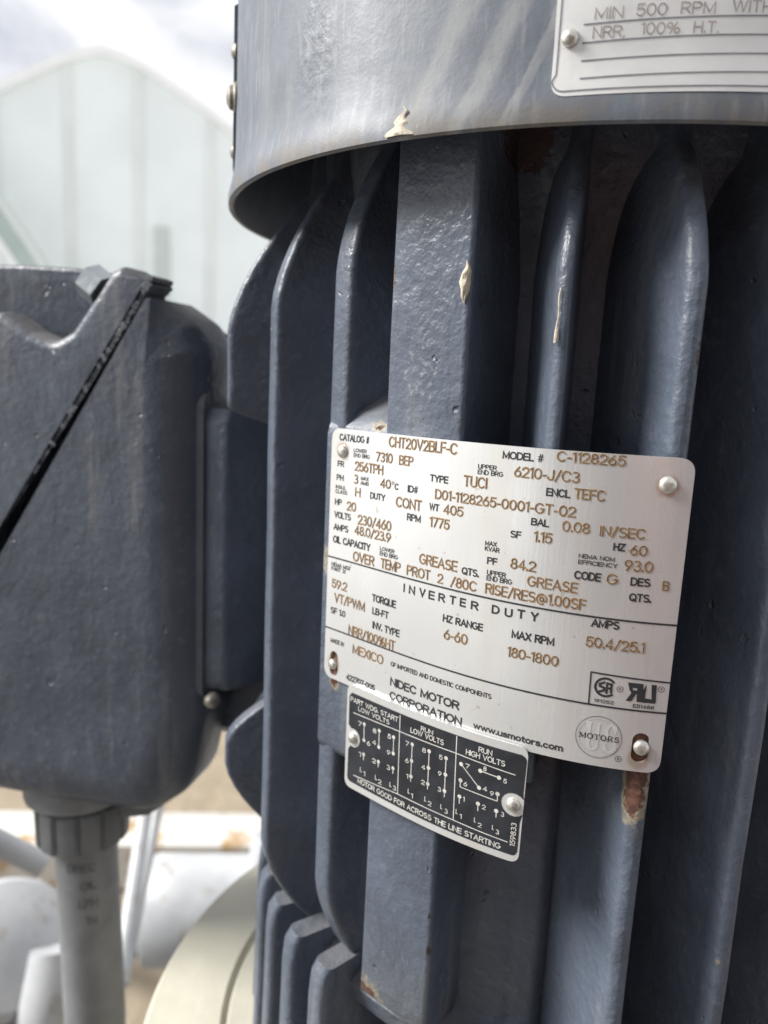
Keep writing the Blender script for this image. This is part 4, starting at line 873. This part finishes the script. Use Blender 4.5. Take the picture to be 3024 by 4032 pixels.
# ------------------------------------------------------------------ the person taking the picture (mirrored, blurred, in the steel plate)
def skin_mesh(name, chain, edges, mats, pick, parent, levels=2):
    names = list(chain); idx = {k: i for i, k in enumerate(names)}
    off = world_of(parent)
    me = bpy.data.meshes.new(name+'_cage'); me.from_pydata([tuple(Vector(chain[k][0])-off) for k in names], [(idx[a], idx[b]) for a, b in edges], [])
    o = bpy.data.objects.new(name+'_cage', me); COL.objects.link(o)
    o.modifiers.new('skin', 'SKIN').use_smooth_shade = True
    sk = me.skin_vertices[0].data
    for k in names:
        r = chain[k][1]; sk[idx[k]].radius = r if isinstance(r, tuple) else (r, r)
    sk[0].use_root = True
    m_ = o.modifiers.new('sub', 'SUBSURF'); m_.levels = levels; m_.render_levels = levels
    dg = bpy.context.evaluated_depsgraph_get(); res = bpy.data.meshes.new_from_object(o.evaluated_get(dg))
    bpy.data.objects.remove(o); bpy.data.meshes.remove(me)
    res.name = name; res.materials.clear()
    for m__ in mats: res.materials.append(m__)
    for p in res.polygons: p.use_smooth = True; p.material_index = pick(p.center+off)
    ob = bpy.data.objects.new(name, res); COL.objects.link(ob); ob.parent = parent
    return ob
SKIN = simple('skin', (.60, .34, .27), .5, 0, 40, .08, .0004, 400)
SHIRT = simple('pink_shirt', (.40, .26, .25), .85, 0, 20, .08, .002, 60)
TROUS = simple('dark_trousers', (.035, .04, .055), .85, 0, 20, .15, .002, 60)
SHOE = simple('brown_boots', (.07, .045, .03), .6, 0, 40, .2, .001, 90)
px, py = .15, -.68
person = thing('person', 'person in a pink shirt holding up a phone in front of the motor', 'person', (px, py, -1.45))
B = {'pelvis': ((px, py, -.60), (.155, .105)), 'waist': ((px, py, -.45), (.140, .100)), 'chest': ((px, py+.01, -.25), (.165, .11)), 'collar': ((px, py+.005, -.12), (.10, .075)), 'neck': ((px, py+.015, -.045), .052),
     'jaw': ((px-.005, py+.045, .03), (.062, .07)), 'skull': ((px-.005, py+.03, .115), (.074, .090)), 'crown': ((px-.005, py+.02, .175), (.05, .06))}
E_ = [('pelvis', 'waist'), ('waist', 'chest'), ('chest', 'collar'), ('collar', 'neck'), ('neck', 'jaw'), ('jaw', 'skull'), ('skull', 'crown')]
PH = CAM-cf*.022-cr*.024-cu*.054           # centre of the phone
for s, n_ in ((-1, 'l'), (1, 'r')):
    W_ = PH+cr*(s*.060)-cu*(.055)-cf*.035
    el = Vector((px+s*.25, py+.06, -.36))
    K_ = PH+cr*(s*.050)-cu*(.015)-cf*.018
    B.update({n_+'sho': ((px+s*.175, py, -.145), .062), n_+'arm': ((px+s*.22, py+.05, -.25), .052), n_+'elb': (tuple(el), .045), n_+'fore': (tuple(el.lerp(W_, .4)), .043), n_+'wri': (tuple(el.lerp(W_, .93)), .028), n_+'palm': (tuple(W_*.35+K_*.65), (.020, .030))})
    E_ += [('collar', n_+'sho'), (n_+'sho', n_+'arm'), (n_+'arm', n_+'elb'), (n_+'elb', n_+'fore'), (n_+'fore', n_+'wri'), (n_+'wri', n_+'palm')]
    for f_ in range(4):                    # four fingers folded round the phone's edge
        h_ = .018-.019*f_; b_ = PH+cr*(s*.050)+cu*h_-cf*.010; L_ = (.95, 1.05, 1., .8)[f_]
        B[n_+'k%d' % f_] = (tuple(b_), .0095); B[n_+'m%d' % f_] = (tuple(PH+cr*(s*.0475)+cu*(h_+.003)+cf*.012), .0085); B[n_+'t%d' % f_] = (tuple(PH+cr*s*(.046-.022*L_)+cu*(h_+.004)+cf*.0135), .0072)
        E_ += [(n_+'palm', n_+'k%d' % f_), (n_+'k%d' % f_, n_+'m%d' % f_), (n_+'m%d' % f_, n_+'t%d' % f_)]
    B[n_+'th0'] = (tuple(PH+cr*(s*.052)-cu*.030-cf*.024), .0115); B[n_+'th1'] = (tuple(PH+cr*(s*.034)-cu*.014-cf*.0165), .0095); B[n_+'th2'] = (tuple(PH+cr*(s*.018)-cu*.004-cf*.0150), .008)
    E_ += [(n_+'palm', n_+'th0'), (n_+'th0', n_+'th1'), (n_+'th1', n_+'th2')]
    B.update({n_+'hip': ((px+s*.09, py, -.68), .092), n_+'knee': ((px+s*.11, py+.03, -1.00), .060), n_+'calf': ((px+s*.115, py+.0, -1.14), .055), n_+'ank': ((px+s*.12, py-.02, -1.375), .040), n_+'heel': ((px+s*.12, py-.03, -1.41), .036), n_+'toe': ((px+s*.14, py+.14, -1.420), (.042, .026))})
    E_ += [('pelvis', n_+'hip'), (n_+'hip', n_+'knee'), (n_+'knee', n_+'calf'), (n_+'calf', n_+'ank'), (n_+'ank', n_+'heel'), (n_+'heel', n_+'toe')]
B['nose'] = ((px-.008, py+.118, .075), .011); B['brow'] = ((px-.006, py+.095, .105), .02); E_ += [('skull', 'brow'), ('brow', 'nose')]
def pick_(c):
    if c.z < -1.34: return 3
    if c.z < -.52 and abs(c.x-px) < .27: return 2
    if c.z > -.075 or c.y > py+.22: return 0
    return 1
skin_mesh('body', B, E_, [SKIN, SHIRT, TROUS, SHOE], pick_, person)
HAIR = simple('dark_hair', (.03, .022, .018), .6, 0, 200, .3, .002, 300)
mb = MB(); rings = []
for i in range(8):
    a = pi/2*i/7; rings.append([(px-.005+.088*cos(a)*cos(t)*1., py+.012+.105*cos(a)*sin(t), .115+.10*sin(a)*1.0-.055*(1 if sin(t) < .3 else 0)*cos(a)) for t in [2*pi*k/24 for k in range(24)]])
mb.loft(rings); mb.obj('hair', HAIR, person, smooth=60)
for s in (-1, 1):
    mb = MB(); mb.lathe([(0, -.011), (.008, -.008), (.0115, 0), (.008, .008), (0, .011)], 12, (0, 1, 0), (px-.006+s*.032, py+.098, .088)); mb.obj('eye', simple('eye_white', (.7, .68, .65), .3) if s < 0 else bpy.data.materials['eye_white'], person, smooth=60)
    mb = MB(); mb.lathe([(0, -.008), (.022, -.006), (.027, 0), (.020, .006), (0, .004)], 12, (1, .2, 0), (px-.005+s*.078, py+.02, .075)); mb.obj('ear', SKIN, person, smooth=60)
mb = MB(); mb.box((px-.006, py+.108, .035), .046, .012, .010, bev=.003); mb.obj('mouth', simple('lips', (.40, .17, .15), .5), person)
phone = thing('phone', 'black phone held upright in both hands', 'phone', tuple(PH))
mb = MB(); mb.box(PH, .072, .008, .147, cr, cf, cu, bev=.003); mb.obj('phone_case', simple('phone_black', (.02, .02, .022), .35), phone)
mb = MB(); mb.box(PH-cf*.0043, .066, .0008, .140, cr, cf, cu); mb.obj('screen', simple('phone_glass', (.03, .03, .035), .12), phone)

# ------------------------------------------------------------------ unseen dark shed added behind the photographer to cut front sky light; mirrored in plates
shed = thing('light_blocking_shed', 'dark weathered steel shed with a sliding door, added unseen behind the person to block front light', 'building', (3.2, -5.2, -1.45))
SH = simple('blocker_cladding', (.085, .08, .078), .6, .2, 3, .3, .004, 12); SHD = simple('blocker_door_steel', (.13, .12, .115), .55, .3, 3, .25, .004, 12)
mb = MB(); mb.box((3.2, -7.2, .4), 12.4, 3.9, 3.7); mb.obj('blocker_wall', SH, shed, smooth=0)
mb = MB()
for k in range(41): mb.box((-2.9+.305*k, -5.225, .4), .07, .05, 3.68)
o_ = mb.obj('blocker_corrugation', SH, shed, smooth=0)
mb = MB(); mb.loft([[(x_, -4.9, 2.26), (x_, -4.9, 2.36), (x_, -7.2, 3.30), (x_, -9.5, 2.36), (x_, -9.5, 2.26), (x_, -7.2, 3.18)] for x_ in (-3.3, 9.7)]); mb.obj('blocker_roof', SH, shed, smooth=0)
mb = MB(); mb.box((3.4, -5.15, .1), 3.4, .06, 3.05); mb.obj('blocker_door', SHD, shed, smooth=0)
mb = MB(); mb.box((3.9, -5.13, 1.72), 5.2, .10, .12); mb.obj('blocker_rail', SHD, shed, smooth=0)
